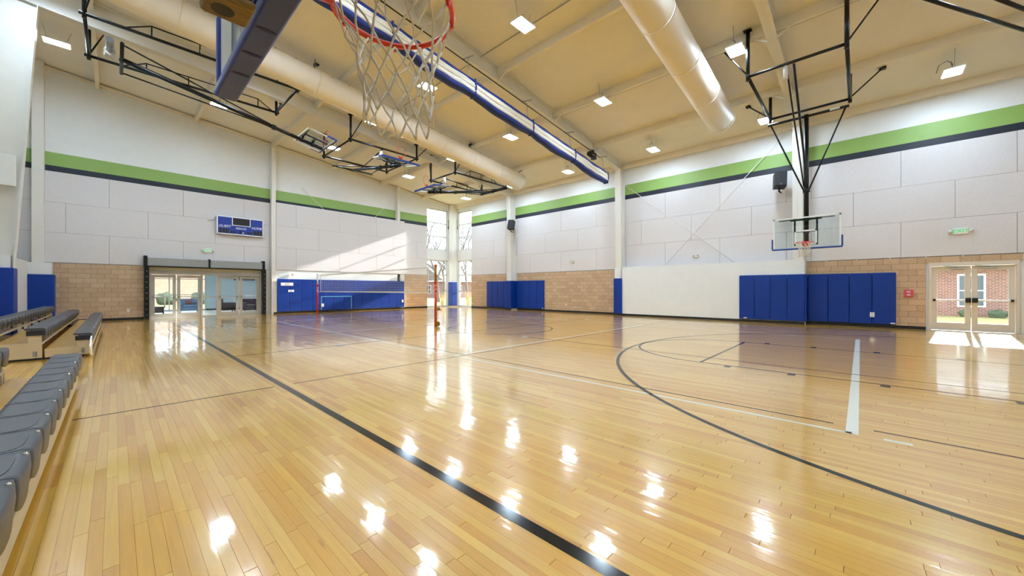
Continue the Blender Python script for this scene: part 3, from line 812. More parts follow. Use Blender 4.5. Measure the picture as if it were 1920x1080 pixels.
# frame of the other main hoop, only its two diagonal tubes reach into view
t = thing('hoop_frame', (12.5, -3.5, 0), 'black diagonal tubes of a hoop frame at the top right edge', 'hoop frame')
obj('diagonal_tube', MB().tube([(11.3, -.75, 7.5), (15.2, -3.1, 7.5)], .04, 8), 'black_metal', t)
obj('diagonal_tube', MB().tube([(12.4, -1.9, 7.5), (15.0, -3.4, 7.5)], .04, 8), 'black_metal', t)
obj('cross_rail', MB().tube([(15.1, -5.6, 7.5), (15.1, -3.0, 7.5)], .045, 8), 'black_metal', t)
obj('cross_rail', MB().tube([(11.3, -5.6, 7.5), (11.3, -.7, 7.5)], .045, 8), 'black_metal', t)
for xx, yy in ((11.3, -.75), (15.1, -3.1), (11.3, -5.5), (15.1, -5.5)): obj('hanger_post', MB().tube([(xx, yy, 7.4), (xx, yy, R(xx) - .02)], .045, 8), 'black_metal', t)

# ================================================================== DIVIDER CURTAIN
yc = 9.0
ct = thing('divider_curtain', (9.5, yc, 0), 'rolled white mesh divider curtain with navy edges below the ceiling', 'curtain')
def zt(x_): return R(x_) - 1.28
straps = [2.1, 4.95, 7.8, 10.65, 13.45, 16.25]
def ribbon(zoff, hgt, th, amp, n=120, x0=-.8, x1=16.25, seed=0, taper=True):
    b = MB(); prev = None
    for k in range(n + 1):
        x_ = x0 + (x1 - x0) * k / n
        ph = min(abs(x_ - s) for s in straps); sag = amp * min(1, ph / .9)
        nz = noise.noise(Vector((x_ * 1.3, seed, 0))) * .03
        yoff = noise.noise(Vector((x_ * 1.7, seed + 5, 2))) * .03
        za = zt(x_) + zoff + nz - sag * .3; zb_ = za - hgt - sag
        ring = [(x_, yc - th + yoff, za), (x_, yc + th + yoff, za), (x_, yc + th * 1.3 + yoff, (za + zb_) / 2), (x_, yc + th + yoff, zb_), (x_, yc - th + yoff, zb_), (x_, yc - th * 1.35 + yoff, (za + zb_) / 2)]
        i = len(b.v); b.v += [Vector(p) for p in ring]
        if prev is not None:
            for q in range(6): b.face([prev + q, prev + (q + 1) % 6, i + (q + 1) % 6, i + q], True)
        else: b.face([i + q for q in range(6)])
        prev = i
    b.face([prev + q for q in range(6)][::-1])
    return b
obj('top_band', ribbon(0, .15, .03, .0, seed=1), 'strap_navy', ct)
for k in range(4):
    obj('mesh_fold', ribbon(-.13 - k * .075, .10, .085 + .02 * (k % 2), .025, seed=10 + k), 'curtain_white', ct)
obj('bottom_band', ribbon(-.43, .11, .10, .07, seed=3), 'strap_navy', ct)
for s in straps:
    obj('strap', MB().tube([(s, yc - .11, zt(s) - .02), (s, yc - .14, zt(s) - .3), (s, yc - .1, zt(s) - .56), (s, yc + .1, zt(s) - .56), (s, yc + .14, zt(s) - .3), (s, yc + .11, zt(s) - .02)], .03, 6), 'strap_navy', ct)
    obj('lift_cable', MB().tube([(s - .1, yc + .05, zt(s)), (s - .1, yc + .15, R(s) - .55)], .012, 6), 'galvanised', ct)
    obj('pulley_arm', MB().tube([(s - .1, yc - .12, R(s) - .6), (s - .1, 9.37, R(s) - .52)], .02, 6), 'galvanised', ct)
obj('drive_shaft', MB().tube([(-.8, yc + .22, R(-.8) - .75), (16.0, yc + .22, R(16.0) - .6)], .018, 8), 'black_metal', ct)
mo = thing('curtain_motor', (15.4, 9.3, 7.5), 'small black winch motor at the right end of the divider curtain', 'motor')
obj('motor_body', MB().tube([(15.15, 9.28, 7.72), (15.65, 9.28, 7.66)], .11, 14), 'black_metal', mo)
obj('gear_case', box(15.5, 15.72, 9.18, 9.4, 7.55, 7.85), 'black_plastic', mo, .03)
obj('mount_arm', box(15.5, 15.6, 9.25, 9.4, 7.8, 7.98), 'black_metal', mo)
obj('nameplate', box(15.3, 15.42, 9.16, 9.175, 7.66, 7.72), 'gold_metal', mo)

# ================================================================== DUCTS
def duct(y, x0, x1, drop, r, lab):
    d = thing('air_duct', ((x0 + x1) / 2, y, R((x0 + x1) / 2) - drop - r), lab, 'duct', 'round ceiling ducts')
    n = max(2, int((x1 - x0) / 1.8)); P = [Vector((x0 + (x1 - x0) * k / n, y, R(x0 + (x1 - x0) * k / n) - drop)) for k in range(n + 1)]
    obj('duct_tube', MB().tube(P, r, 28), 'duct_paint', d)
    for p, q in zip(P[1:-1], P[2:]):
        t = (q - p).normalized(); obj('joint_ring', MB().tube([p - t * .02, p + t * .02], r + .012, 28), 'duct_paint', d)
    e = P[-1]; t = (P[-1] - P[-2]).normalized(); obj('end_cap', MB().tube([e - t * .03, e + t * .03], r + .015, 28), 'duct_paint', d)
    bt = MB()
    k = 0.
    while k < (x1 - x0):
        x_ = x0 + k; bt.box(x_ - .02, x_ + .02, y - r * .72 - .012, y - r * .72 + .012, R(x_) - drop + r * .66, R(x_) - drop + r * .72); k += .6
    obj('rivet_strip', bt, 'galvanised', d)
    for p in P[::2]: obj('hanger_strap', MB().tube([p + Vector((0, 0, r * .95)), Vector((p.x, y, R(p.x)))], .012, 6), 'galvanised', d)
duct(14.3, -2.4, 15.9, .86, .46, 'long round cream duct nearer the back wall, left of the curtain')
duct(3.78, -2.4, 15.3, .82, .46, 'long round cream duct right of the curtain, toward the lowered hoop')

# ================================================================== CEILING LAMPS
LX = [-1.36, 3.1, 7.85, 12.3, 16.85]; LY = [-1.98, 2.64, 6.93, 11.6, 15.8, 20.2]
lw, ld = .31, .21
hb = MB().box(-lw, lw, -ld, ld, 0, .05); hb.box(-.12, .12, -.09, .09, .05, .10)
house_me = me_from('housing', hb, 'lamp_body')
diff_me = me_from('diffuser', MB().box(-lw + .025, lw - .025, -ld + .025, ld - .025, -.008, -.001), 'lamp_glow')
cab_me = me_from('power_cable', MB().tube([(.0, 0, .1), (.02, .02, .28), (.12, .1, .42), (.25, .25, .40), (.3, .3, .2)], .008, 6), 'black_plastic')
for iy, y in enumerate(LY):
    for ix, x_ in enumerate(LX):
        z = R(x_) - .52
        tl = thing('high_bay_light', (x_, y, z), 'square LED ceiling light, %s from the right wall, %s row from the back wall' % (ORD[4 - ix], ORD[5 - iy]), 'light', 'LED high-bay lights')
        inst('housing', house_me, (x_, y, z), tl); inst('diffuser', diff_me, (x_, y, z), tl)
        for sx in (-.2, .2): obj('hanger_wire', MB().tube([(x_ + sx, y, z + .05), (x_ + sx * 1.6, y, R(x_ + sx * 1.6) - .01)], .006, 5), 'galvanised', tl)
        if -1 < x_ : inst('power_cable', cab_me, (x_, y, z), tl)
# conduit along the ceiling between the lamps
for i, x_ in enumerate(LX[2:4]):
    o = obj('conduit', MB().tube([(x_ + .6, YF + .2, R(x_ + .6) - .03), (x_ + .6, YB - .3, R(x_ + .6) - .03)], .012, 6), 'galvanised')
    tag(o, 'thin grey conduit running along the ceiling beside the %s lamp row from the right wall' % ORD[2 - i], 'conduit')

# ================================================================== WALL PADS
def pad(axis, plane, th, a, b_, lab, z0=.12, z1=1.95, group=None, m='pad_blue'):
    bx = box(a + .004, b_ - .004, plane - th, plane, z0, z1) if axis == 'y' else box(plane - th, plane, a + .004, b_ - .004, z0, z1)
    o = obj('wall_pad', bx, m, None, .02, 3); tag(o, lab, 'wall pad', group); return o
for k in range(13):
    a = 6.16 + k * .607; pad('y', YBP - .012, .06, a, a + .607, 'blue vinyl wall pad behind the volleyball net, %s from the lobby doors' % ORD[k], group='blue pads behind the volleyball net')
for k in range(4):
    a = 1.575 + (3 - k) * .55; pad('x', XRP - .012, .06, a, a + .55, 'dark blue wall pad on the white boarding, %s from the left edge' % ORD[k], group='blue pads under the lowered hoop')
for k in range(4):
    b_ = 1.52 - k * .605; pad('x', XR - .043, .06, b_ - .605, b_, 'dark blue wall pad on the blocks under the lowered hoop, %s from the white boarding' % ORD[k], group='blue pads under the lowered hoop')
o = obj('wall_pad', box(XRP - .07, XR - .05, 1.525, 1.575, .12, 1.95), 'pad_blue', None, .015, 2); tag(o, 'narrow blue pad covering the corner of the white boarding', 'wall pad')
for k in range(4):
    b_ = 17.05 - k * .60; pad('x', XR - .043, .06, b_ - .6, b_, 'blue wall pad right of the loudspeaker column, %s from that column' % ORD[k], group='blue pads around the loudspeaker column')
for k in range(4):
    a = 17.65 + k * .58; pad('x', XR - .043, .06, a, a + .58, 'blue wall pad left of the loudspeaker column, %s from that column' % ORD[k], group='blue pads around the loudspeaker column')
def column_pad(x0, x1, y0, y1, lab):
    t = .05; o = obj('column_pad', MB().box(x0, x1, y0, y1, .1, 1.95), 'pad_blue', None, .025, 3); tag(o, lab, 'column pad', 'padded column feet')
column_pad(18.13, XR - .02, 17.08, 17.62, 'blue pad wrapped around the column foot under the far loudspeaker')
column_pad(18.14, XR - .02, 9.14, 9.60, 'narrow blue pad on the column foot at the end of the white boarding')
column_pad(18.10, XR - .1, 23.40, YB - .1, 'light blue pad on the column foot between the corner windows')
column_pad(-2.42, -1.64, 23.42, YB - .05, 'blue pad on the column foot in the left back corner')
column_pad(XL + .02, -1.9, 17.05, 17.65, 'blue pad on the column foot at the left edge behind the bleachers')
# small fittings on the pads and walls
def plate(axis, plane, u_, z, lab, wd=.075, hg=.12, m='sign_white', name='outlet_plate', cat='outlet', th=.012):
    o = obj(name, box(u_ - wd / 2, u_ + wd / 2, plane - th, plane, z - hg / 2, z + hg / 2) if axis == 'y' else box(plane - th, plane, u_ - wd / 2, u_ + wd / 2, z - hg / 2, z + hg / 2), m, None, .004, 1)
    rc = MB()
    for s in (-1, 1):
        zz = z + s * hg * .22
        rc.box(u_ - wd * .2, u_ + wd * .2, plane - th - .002, plane - th, zz - hg * .12, zz + hg * .12) if axis == 'y' else rc.box(plane - th - .002, plane - th, u_ - wd * .2, u_ + wd * .2, zz - hg * .12, zz + hg * .12)
    obj('receptacle', rc, 'alu_grey', o); tag(o, lab, cat)
plate('y', YBP - .072, 8.55, .42, 'white outlet plate cut into the back blue pads', .13, .19)
plate('y', YBP - .072, 13.9, .55, 'white outlet plate at the right end of the back blue pads', .13, .19)
plate('y', YB - .03, .42, .42, 'white outlet plate on the blocks left of the lobby doors')
plate('x', XR - .103, -.30, .45, 'white outlet plate cut into the blue pads under the hoop', .12, .17)
plate('x', XR - .03, 13.0, .42, 'white outlet plate low on the block wall between columns')
plate('x', XRP, 5.9, .42, 'pale outlet plate low on the white boarding')
plate('y', YBP - .072, 6.65, 1.66, 'white rectangular control panel on the first back blue pads', .62, .17, name='control_panel', cat='panel')
plate('y', YBP - .072, 6.85, 1.28, 'small white thermostat below the control panel on the pads', .3, .12, name='thermostat', cat='thermostat')
plate('x', XR - .03, -1.20, 1.22, 'pink fire alarm box on the blocks beside the exterior doors', .22, .24, 'fire_pink', 'fire_alarm_box', 'alarm', .05)
plate('y', YBP - .01, 6.95, 2.22, 'white alarm strobe above the left end of the back pads', .12, .16, 'sign_white', 'alarm_strobe', 'alarm', .05)
plate('y', YBP - .01, 13.75, 2.12, 'white alarm strobe above the right end of the back pads', .12, .16, 'sign_white', 'alarm_strobe', 'alarm', .05)
for i, (ax, pl, u_, z) in enumerate((('y', YBP - .06, 6.95, 2.2), ('y', YBP - .06, 13.75, 2.1))):
    o = obj('strobe_lettering', box(u_ - .025, u_ + .025, pl - .004, pl, z - .03, z + .03), 'alarm_red', bpy.data.objects['alarm_strobe' if i == 0 else 'alarm_strobe.001'])
for i, (yy, xx) in enumerate(((-.82, XR - .105), (3.55, XRP - .075), (14.75, XR - .105))):
    o = obj('pad_tag', box(xx - .003, xx, yy - .06, yy + .06, .15, .19), 'sign_white'); tag(o, ['white maker tag at the foot of the rightmost blue pad', 'white maker tag at the foot of the pads on the boarding', 'white maker tag at the foot of the pads near the block wall'][i], 'tag')

tp = MB(); ty = YBP - .0735
for a in ((8.46, 8.49, .14, .94), (10.27, 10.30, .14, .94), (8.46, 10.30, .92, .95)): tp.box(a[0], a[1], ty - .002, ty, a[2], a[3])
tag(obj('tape_outline', tp, 'tape_cyan'), 'thin light blue tape rectangle stuck on the back blue pads', 'tape')

# ================================================================== SIGNS, SCOREBOARD, SPEAKERS
sb = thing('scoreboard', (4.55, YB - .15, 4.22), 'blue electronic scoreboard with GUEST, HOME and PERIOD lettering', 'scoreboard')
sx0, sx1, sz0, sz1, sy = 3.55, 5.55, 4.22, 5.13, YB - .17
obj('cabinet', box(sx0, sx1, sy, YB - .02, sz0, sz1), 'score_blue', sb)
b = MB(); t_ = .035
b.box(sx0 - .01, sx0 + t_, sy - .015, sy + .03, sz0 - .01, sz1 + .01).box(sx1 - t_, sx1 + .01, sy - .015, sy + .03, sz0 - .01, sz1 + .01).box(sx0, sx1, sy - .015, sy + .03, sz0 - .01, sz0 + t_).box(sx0, sx1, sy - .015, sy + .03, sz1 - t_, sz1 + .01)
obj('border', b, 'board_white', sb)
b = MB(); b.box(4.17, 4.2, sy - .014, sy, 4.72, sz1).box(4.94, 4.97, sy - .014, sy, 4.72, sz1).box(4.17, 4.97, sy - .014, sy, 4.69, 4.72)
obj('clock_border', b, 'board_white', sb)
obj('clock_window', box(4.2, 4.94, sy - .01, sy, 4.72, 5.09), 'score_dark', sb)
TM = Matrix.Rotation(math.pi / 2, 4, 'X')
for txt, tx, tz, sz in (('GUEST', 3.86, 4.62, .17), ('HOME', 5.24, 4.64, .17), ('PERIOD', 4.55, 4.55, .135)):
    text_mesh(txt, sz, 'sign_white', Matrix.Translation((tx, sy - .006, tz)) @ TM, 'lettering', sb, .3)
def digit(x_, z, wd, hg):
    b = MB(); s = .02
    b.box(x_, x_ + wd, sy - .004, sy, z, z + hg)
    d = obj('digit_window', b, 'score_dark', sb)
    e = MB()
    for (a, c, p, q) in ((.2, .8, .04, .12), (.2, .8, .46, .54), (.2, .8, .88, .96), (.08, .2, .1, .46), (.8, .92, .1, .46), (.08, .2, .54, .9), (.8, .92, .54, .9)):
        e.box(x_ + a * wd, x_ + c * wd, sy - .006, sy - .004, z + p * hg, z + q * hg)
    obj('digit_segments', e, 'score_digit', d)
for x_ in (3.62, 3.76, 3.90, 5.10, 5.24, 5.38): digit(x_, 4.28, .125, .22)
for x_ in (4.10, 4.22, 4.82, 4.94): digit(x_, 4.28, .09, .14)
for x_ in (4.48,): digit(x_, 4.28, .09, .15)
obj('period_mark', box(4.62, 4.67, sy - .007, sy, 4.30, 4.37), 'sign_white', sb)
obj('power_conduit', MB().tube([(3.5, YB - .06, 5.05), (3.47, YB - .06, 4.9), (3.2, YB - .06, 4.82)], .012, 6), 'galvanised', sb)

def exit_sign(axis, u_, z, plane, lab):
    c = Vector((u_, plane, z)) if axis == 'y' else Vector((plane, u_, z))
    t = thing('exit_sign', c, lab, 'exit sign')
    def B(a, b_, p, q, e, f): return box(u_ + a, u_ + b_, plane - q, plane - p, z + e, z + f) if axis == 'y' else box(plane - q, plane - p, u_ + a, u_ + b_, z + e, z + f)
    obj('face', B(-.16, .16, 0, .05, -.1, .1), 'sign_white', t, .01)
    M = Matrix.Translation(Vector((u_, plane - .052, z)) if axis == 'y' else Vector((plane - .052, u_, z))) @ (TM if axis == 'y' else Matrix.Rotation(-math.pi / 2, 4, 'Z') @ TM)
    text_mesh('EXIT', .17, 'sign_green', M, 'lettering', t)
    for s in (-1, 1):
        p = Vector((u_ + s * .22, plane - .07, z)) if axis == 'y' else Vector((plane - .07, u_ + s * .22, z))
        obj('lamp_head', MB().sphere(p, .055, 10, 6), 'bulb_white', t)
exit_sign('y', 3.2, 3.31, YB - .02, 'green EXIT sign above the lobby doors')
exit_sign('x', -2.35, 3.24, XR - .02, 'green EXIT sign above the exterior doors')
for i, (u_, z) in enumerate(((5.65, 2.85), (12.55, 2.95))):
    t = thing('emergency_light', (XR - .06, u_, z), ['white emergency light on the panels right of the middle column', 'white emergency light on the panels above the block wall'][i], 'emergency light')
    obj('body', box(XR - .07, XR - .02, u_ - .15, u_ + .15, z, z + .1), 'bulb_white', t, .012)
    for s in (-1, 1): obj('lamp_head', MB().sphere((XR - .1, u_ + s * .1, z + .12), .05, 10, 6), 'bulb_white', t)

def speaker(x_, y, z, lab):
    t = thing('loudspeaker', (x_, y, z), lab, 'loudspeaker', 'wall loudspeakers')
    M = Matrix.Translation((x_, y, z)) @ Matrix.Rotation(math.radians(12), 4, 'Y') @ Matrix.Rotation(math.radians(20), 4, 'Z')
    obj('cabinet', MB().box(-.2, .16, -.2, .2, 0, .62, M), 'black_plastic', t, .02)
    obj('grille', MB().box(-.212, -.2, -.18, .18, .02, .60, M), 'seat_dark', t)
    obj('badge', MB().box(-.216, -.212, -.02, .02, .06, .085, M), 'alu_grey', t)
    obj('bracket', MB().tube([M @ Vector((.05, .0, .02)), M @ Vector((.05, 0, -.12)), (18.24, y - .02, z - .15)], .03, 8), 'black_metal', t)
speaker(18.02, 17.0, 5.35, 'black loudspeaker on the far column left of the block wall')
speaker(18.02, 2.35, 5.38, 'black loudspeaker on the column behind the lowered hoop')

# ================================================================== VOLLEYBALL NET
nx, ny0, ny1 = 7.98, 11.75, 22.35
def vb_post(y, lab, cols):
    t = thing('volleyball_post', (nx, y, 0), lab, 'volleyball post', 'volleyball posts')
    obj('lower_tube', MB().tube([(nx, y, .0), (nx, y, 1.62)], .048, 14), cols[0], t)
    obj('upper_tube', MB().tube([(nx, y, 1.62), (nx, y, 2.22)], .036, 14), cols[1], t)
    obj('collar', MB().tube([(nx, y, 1.56), (nx, y, 1.68)], .058, 14), cols[0], t)
    obj('top_pulley', MB().tube([(nx - .03, y, 2.22), (nx + .03, y, 2.22)], .05, 12), cols[2], t)
    for z in (1.3, 1.45, 1.85): obj('strap_ring', MB().tube([(nx, y, z - .02), (nx, y, z + .02)], .056, 14), cols[2], t)
    return t
t = vb_post(22.8, 'red and white volleyball post in front of the blue back pads', ('red_post', 'net_white', 'net_white'))
t = vb_post(11.28, 'rust-red volleyball post with winch standing free on the court', ('orange_post', 'gold_metal', 'orange_post'))
w_ = obj('winch', MB().tube([(nx + .05, 11.24, .66), (nx + .12, 11.2, .66)], .07, 14), 'gold_metal', t)
obj('crank', MB().tube([(nx + .12, 11.2, .66), (nx + .15, 11.18, .58), (nx + .2, 11.17, .58)], .012, 6), 'gold_metal', w_)
obj('foot_wheel', MB().tube([(nx + .06, 11.22, .1), (nx + .06, 11.32, .1)], .09, 16), 'gold_metal', t)
vn = thing('volleyball_net', (nx, (ny0 + ny1) / 2, 1.25), 'white volleyball net strung between the two posts', 'net')
obj('top_tape', box(nx - .004, nx + .004, ny0, ny1, 2.14, 2.19), 'net_white', vn)
obj('bottom_tape', box(nx - .004, nx + .004, ny0, ny1, 1.22, 1.27), 'net_white', vn)
for y in (ny0, ny1): obj('side_tape', box(nx - .005, nx + .005, y - .025, y + .025, 1.22, 2.19), 'net_white', vn)
b = MB(); y = ny0 + .1
while y < ny1: b.box(nx - .0015, nx + .0015, y - .0015, y + .0015, 1.25, 2.16); y += .1
for k in range(1, 9): b.box(nx - .0015, nx + .0015, ny0, ny1, 1.25 + k * .1 - .0015, 1.25 + k * .1 + .0015)
o = obj('mesh_cords', b, 'net_white', vn); o['kind'] = 'stuff'
for y, yp in ((ny0, 11.33), (ny1, 22.75)):
    for z, zp in ((2.17, 2.2), (1.75, 1.7), (1.245, 1.2)): obj('tension_cord', MB().tube([(nx, y, z), (nx, yp, zp)], .012 if yp > 15 else .006, 6), 'net_white', vn)

# ================================================================== BLEACHERS
def seat_module(wd=.447):
    b = MB(); n = 8; rings = []
    for k in range(n + 1):
        y = -wd / 2 + wd * k / n; e = 1 - abs(2 * k / n - 1) ** 3
        low = -.155 - .055 * e; dish = -.006 * e; tuck = .012 * (1 - e)
        prof = [(-.27, -.012), (-.24, 0 + dish), (-.12, -.004 + dish), (-.05, .0 + dish), (-.02, -.008), (-.004 - tuck, -.03), (-.002 - tuck, -.08), (-.012 - tuck, low), (-.03, low + .004), (-.05, -.10), (-.10, -.055), (-.26, -.035)]
        i = len(b.v); b.v += [Vector((p[0], y, p[1])) for p in prof]; rings.append(i)
    m = 12
    for a, c in zip(rings[:-1], rings[1:]):
        for q in range(m): b.face([a + q, c + q, c + (q + 1) % m, a + (q + 1) % m], True)
    b.face([rings[0] + q for q in range(m)]); b.face([rings[-1] + q for q in range(m)][::-1])
    return b
def seat_oval():
    b = MB(); i = 0; pts = []
    for k in range(24):
        an = 2 * math.pi * k / 24; cx = math.copysign(abs(math.cos(an)) ** .6, math.cos(an)); cy = math.copysign(abs(math.sin(an)) ** .6, math.sin(an))
        pts.append((-.145 + .095 * cx, .195 * cy, -.008))
    b.prism(pts, (0, 0, .0065)); return b
seat_me = me_from('seat_module', seat_module(), 'seat_grey')
oval_me = me_from('seat_panel', seat_oval(), 'seat_grey')
riv_me = me_from('rivet', MB().sphere((-.025, .15, -.006), .011, 8, 5), 'chrome')
ROWS = [(-.30, .47), (-.90, .61), (-1.50, .75)]
def bleacher(y0, n, lab, end_low):
    y1 = y0 + n * .457
    t = thing('bleacher', (-1.2, (y0 + y1) / 2, 0), lab, 'bleacher', 'retractable bleachers')
    for r, (xf, zs) in enumerate(ROWS):
        for k in range(n):
            loc = (xf, y0 + (k + .5) * .457, zs)
            s = inst('seat_module', seat_me, loc, t)
            inst('seat_panel', oval_me, loc, s)
            if r == 0: inst('rivet', riv_me, loc, s)
        # beam that carries the seats
        obj('seat_beam', box(xf - .2, xf - .08, y0 + .01, y1 - .01, zs - .11, zs - .04), 'seat_dark', t)
        zd = .20 + .13 * r
        dw = .62 if r < 2 else .36
        dk = obj('foot_deck', box(xf - dw, xf - .06, y0 + .02, y1 - .02, zd - .025, zd), 'deck_wood', t)
        obj('deck_nose', box(xf - .06, xf - .045, y0 + .02, y1 - .02, max(.03, zd - (.14 if r == 0 else .035)), zd + .002), 'deck_edge', dk)
        for y in ((y0, y1) if True else ()):
            s = 1 if y == y0 else -1
            obj('end_panel', box(xf - dw, xf - .05, y, y + s * .02, .04, zd), 'deck_edge', t)
            ep = obj('end_post', box(xf - .22, xf - .06, y + s * .02, y + s * .10, .04, zs - .1), 'deck_edge', t)
            obj('post_bracket', box(xf - .24, xf - .02, y + s * .0, y + s * .012, zs - .14, zs - .05), 'seat_dark', ep)
            obj('post_slot', box(xf - .16, xf - .11, y - s * .004, y + s * .001, .07, .17), 'galvanised', ep)
        k = y0 + 1.3
        while k < y1 - .5:
            obj('support_post', box(xf - .13, xf - .10, k - .012, k + .012, 0 if r == 0 else zd - .13, zs - .1), 'black_metal', t); k += 1.5
    obj('base_skid', box(-1.84, -.42, y0 + .02, y0 + .1, 0, .04), 'seat_dark', t); obj('base_skid', box(-1.84, -.42, y1 - .1, y1 - .02, 0, .04), 'seat_dark', t)
    return t
bleacher(.59, 16, 'near grey bleacher section running along the left edge', 0)
t = bleacher(11.45, 22, 'far grey bleacher section standing before the left back corner', 1)
pts = []
for k in range(17):
    an = math.pi * k / 16; pts.append((-.33, 11.40 - .62 * math.sin(an) ** .8, .22 - .19 * math.cos(an)))
obj('highlight_fin', MB().prism(pts, (.02, 0, 0)), 'board_white', t)  # white fin shaped as the highlight on the bleacher's glossy front panel

# ================================================================== LOBBY BEHIND THE GLASS DOORS
LY0, LY1, LX0, LX1, LZ = YB + .3, 31.4, -1.5, 9.5, 3.0
struct(obj('floor', box(LX0, LX1, LY0, LY1 + .2, -.2, 0), 'lobby_floor'), 'pale lobby floor behind the glass doors', 'floor')
struct(obj('ceiling', box(LX0, LX1, LY0, LY1 + .2, LZ, LZ + .2), 'white_paint'), 'white lobby ceiling', 'ceiling')
lw_ = MB(); lw_.box(LX0 - .2, LX0, LY0, LY1 + .2, 0, LZ).box(LX1, LX1 + .2, LY0, LY1 + .2, 0, LZ)
lw_.box(4.1, LX1, LY1, LY1 + .2, 0, LZ).box(LX0, 4.1, LY1, LY1 + .2, 2.55, LZ).box(LX0, 4.1, LY1, LY1 + .2, 0, .05)
struct(obj('wall_lobby', lw_, 'lobby_wall'), 'blue-grey lobby walls', 'wall')
b = MB()
for x_ in (LX0, .4, 2.3, 4.05): b.box(x_, x_ + .06, LY1 + .05, LY1 + .13, .05, 2.55)
for z in (.05, 1.0, 2.0, 2.5): b.box(LX0, 4.1, LY1 + .06, LY1 + .12, z, z + .05)
lwn = obj('window_6', b, 'alu_grey'); struct(lwn, 'wide lobby window onto the lawn', 'window')
for a, b_ in ((LX0 + .06, .4), (.46, 2.3), (2.36, 4.05)):
    for z0, z1 in ((.1, 1.0), (1.05, 2.0), (2.05, 2.5)): obj('pane', box(a, b_, LY1 + .085, LY1 + .092, z0, z1), 'glass', lwn)
struct(obj('baseboard_lobby', box(4.1, LX1, LY1 - .015, LY1, 0, .1), 'rubber_base'))
for i, (x_, y) in enumerate(((1.2, 27.5), (6.2, 27.5))):  # light panels added to brighten the lobby behind the glass
    t = thing('added_lobby_light', (x_, y, LZ - .05), 'added flat fill light panel under the lobby ceiling, %s' % ['nearer the window', 'over the armchairs'][i], 'light')
    obj('frame', box(x_ - .62, x_ + .62, y - .62, y + .62, LZ - .05, LZ - .001), 'lamp_body', t); obj('diffuser', box(x_ - .56, x_ + .56, y - .56, y + .56, LZ - .058, LZ - .051), 'lobby_fill_glow', t)
# tv on the lobby wall
t = thing('wall_screen', (6.2, LY1 - .08, 2.0), 'dark screen hung high on the lobby wall', 'screen')
obj('screen_body', box(5.6, 6.8, LY1 - .08, LY1 - .02, 2.0, 2.7), 'seat_dark', t, .01); obj('screen_face', box(5.63, 6.77, LY1 - .085, LY1 - .08, 2.03, 2.67), 'dark_glass', t)
def sofa(x_, y, wd, m, lab, rot=0, cat='sofa', name='sofa'):
    t = thing(name, (x_, y, 0), lab, cat)
    M = Matrix.Translation((x_, y, 0)) @ Matrix.Rotation(math.radians(rot), 4, 'Z'); h_ = wd / 2
    obj('base', MB().box(-h_, h_, -.42, .40, .14, .34, M), m, t, .03)
    obj('backrest', MB().box(-h_, h_, .22, .44, .14, .82, M), m, t, .05, 3)
    for s in (-1, 1): obj('arm', MB().box(s * h_ - (.16 if s > 0 else 0), s * h_ + (.16 if s < 0 else 0), -.42, .40, .14, .60, M), m, t, .04, 3)
    n = 2 if wd > 1.2 else 1
    for k in range(n):
        a = -h_ + .17 + k * (wd - .34) / n; obj('seat_cushion', MB().box(a + .01, a + (wd - .34) / n - .01, -.42, .22, .34, .46, M), m, t, .04, 3)
    for a, c in ((-h_ + .08, -.34), (h_ - .08, -.34), (-h_ + .08, .34), (h_ - .08, .34)): obj('leg', MB().tube([M @ Vector((a, c, 0)), M @ Vector((a, c, .14))], .025, 8), 'black_metal', t)
    return t
sofa(3.0, 28.9, 1.0, 'sofa_blue', 'blue fabric lounge seat in front of the lobby window', 0)
o = obj('throw_cushion', MB().box(-.17, .17, -.05, .05, 0, .30, Matrix.Translation((3.0, 28.95, .48)) @ Matrix.Rotation(-.2, 4, 'X')), 'cushion_plum', None, .06, 3); tag(o, 'plum throw cushion on the blue lobby seat', 'cushion')
t = thing('low_table', (1.55, 28.2, 0), 'low black table on the lobby floor', 'table')
obj('table_top', box(1.2, 1.9, 27.9, 28.4, .36, .42), 'black_plastic', t); obj('table_panel', box(1.25, 1.85, 27.95, 27.99, .08, .36), 'black_plastic', t)
for a in (1.24, 1.84):
    for c in (27.94, 28.36): obj('leg', MB().tube([(a, c, 0), (a, c, .36)], .02, 8), 'black_metal', t)
sofa(4.55, 27.5, .85, 'chair_purple', 'dark plum armchair left of the others in the lobby', 90, 'armchair', 'armchair')
sofa(5.55, 26.6, .85, 'chair_purple', 'dark plum armchair in the middle of the lobby group', 0, 'armchair', 'armchair')
sofa(6.6, 26.6, 1.1, 'chair_purple', 'wide dark plum armchair behind the rightmost lobby door', 180, 'armchair', 'armchair')

# ================================================================== OUTDOORS
struct(obj('ground', box(-60, 140, -90, 140, -.6, -.12), 'lawn_dry'), 'dry winter lawn around the building', 'lawn')
struct(obj('path', box(XR + .3, XR + 2.4, -6, 0, -.12, -.02), 'stone_path'), 'concrete pad outside the exterior doors', 'path')
# hillside behind the lobby
b = MB(); n = 18; base_i = 0
for i in range(n + 1):
    for j in range(9):
        x_ = -40 + 90 * i / n; y = 52 + 5 * j
        z = -.15 + max(0, j - 1) * 1.05 + noise.noise(Vector((x_ * .08, y * .1, 0))) * .8 * (j > 0)
        b.v.append(Vector((x_, y, z)))
for i in range(n):
    for j in range(8): b.face([i * 9 + j, (i + 1) * 9 + j, (i + 1) * 9 + j + 1, i * 9 + j + 1], True)
o = obj('hillside', b, 'leaf_litter'); struct(o, 'leaf-covered bank beyond the lobby lawn', 'bank')
for k in range(9):
    x_ = -4 + k * 2.5; o = obj('hedge_shrub', MB().sphere((x_, 49 + (k % 2) * .5, .45), .75, 20, 12, (1.05, .9, .85 + .1 * (k % 3)), .3, k), 'hedge_green')
    tag(o, 'green clipped shrub beyond the lobby window, %s from the left' % ORD[k], 'shrub', 'shrubs beyond the lobby')
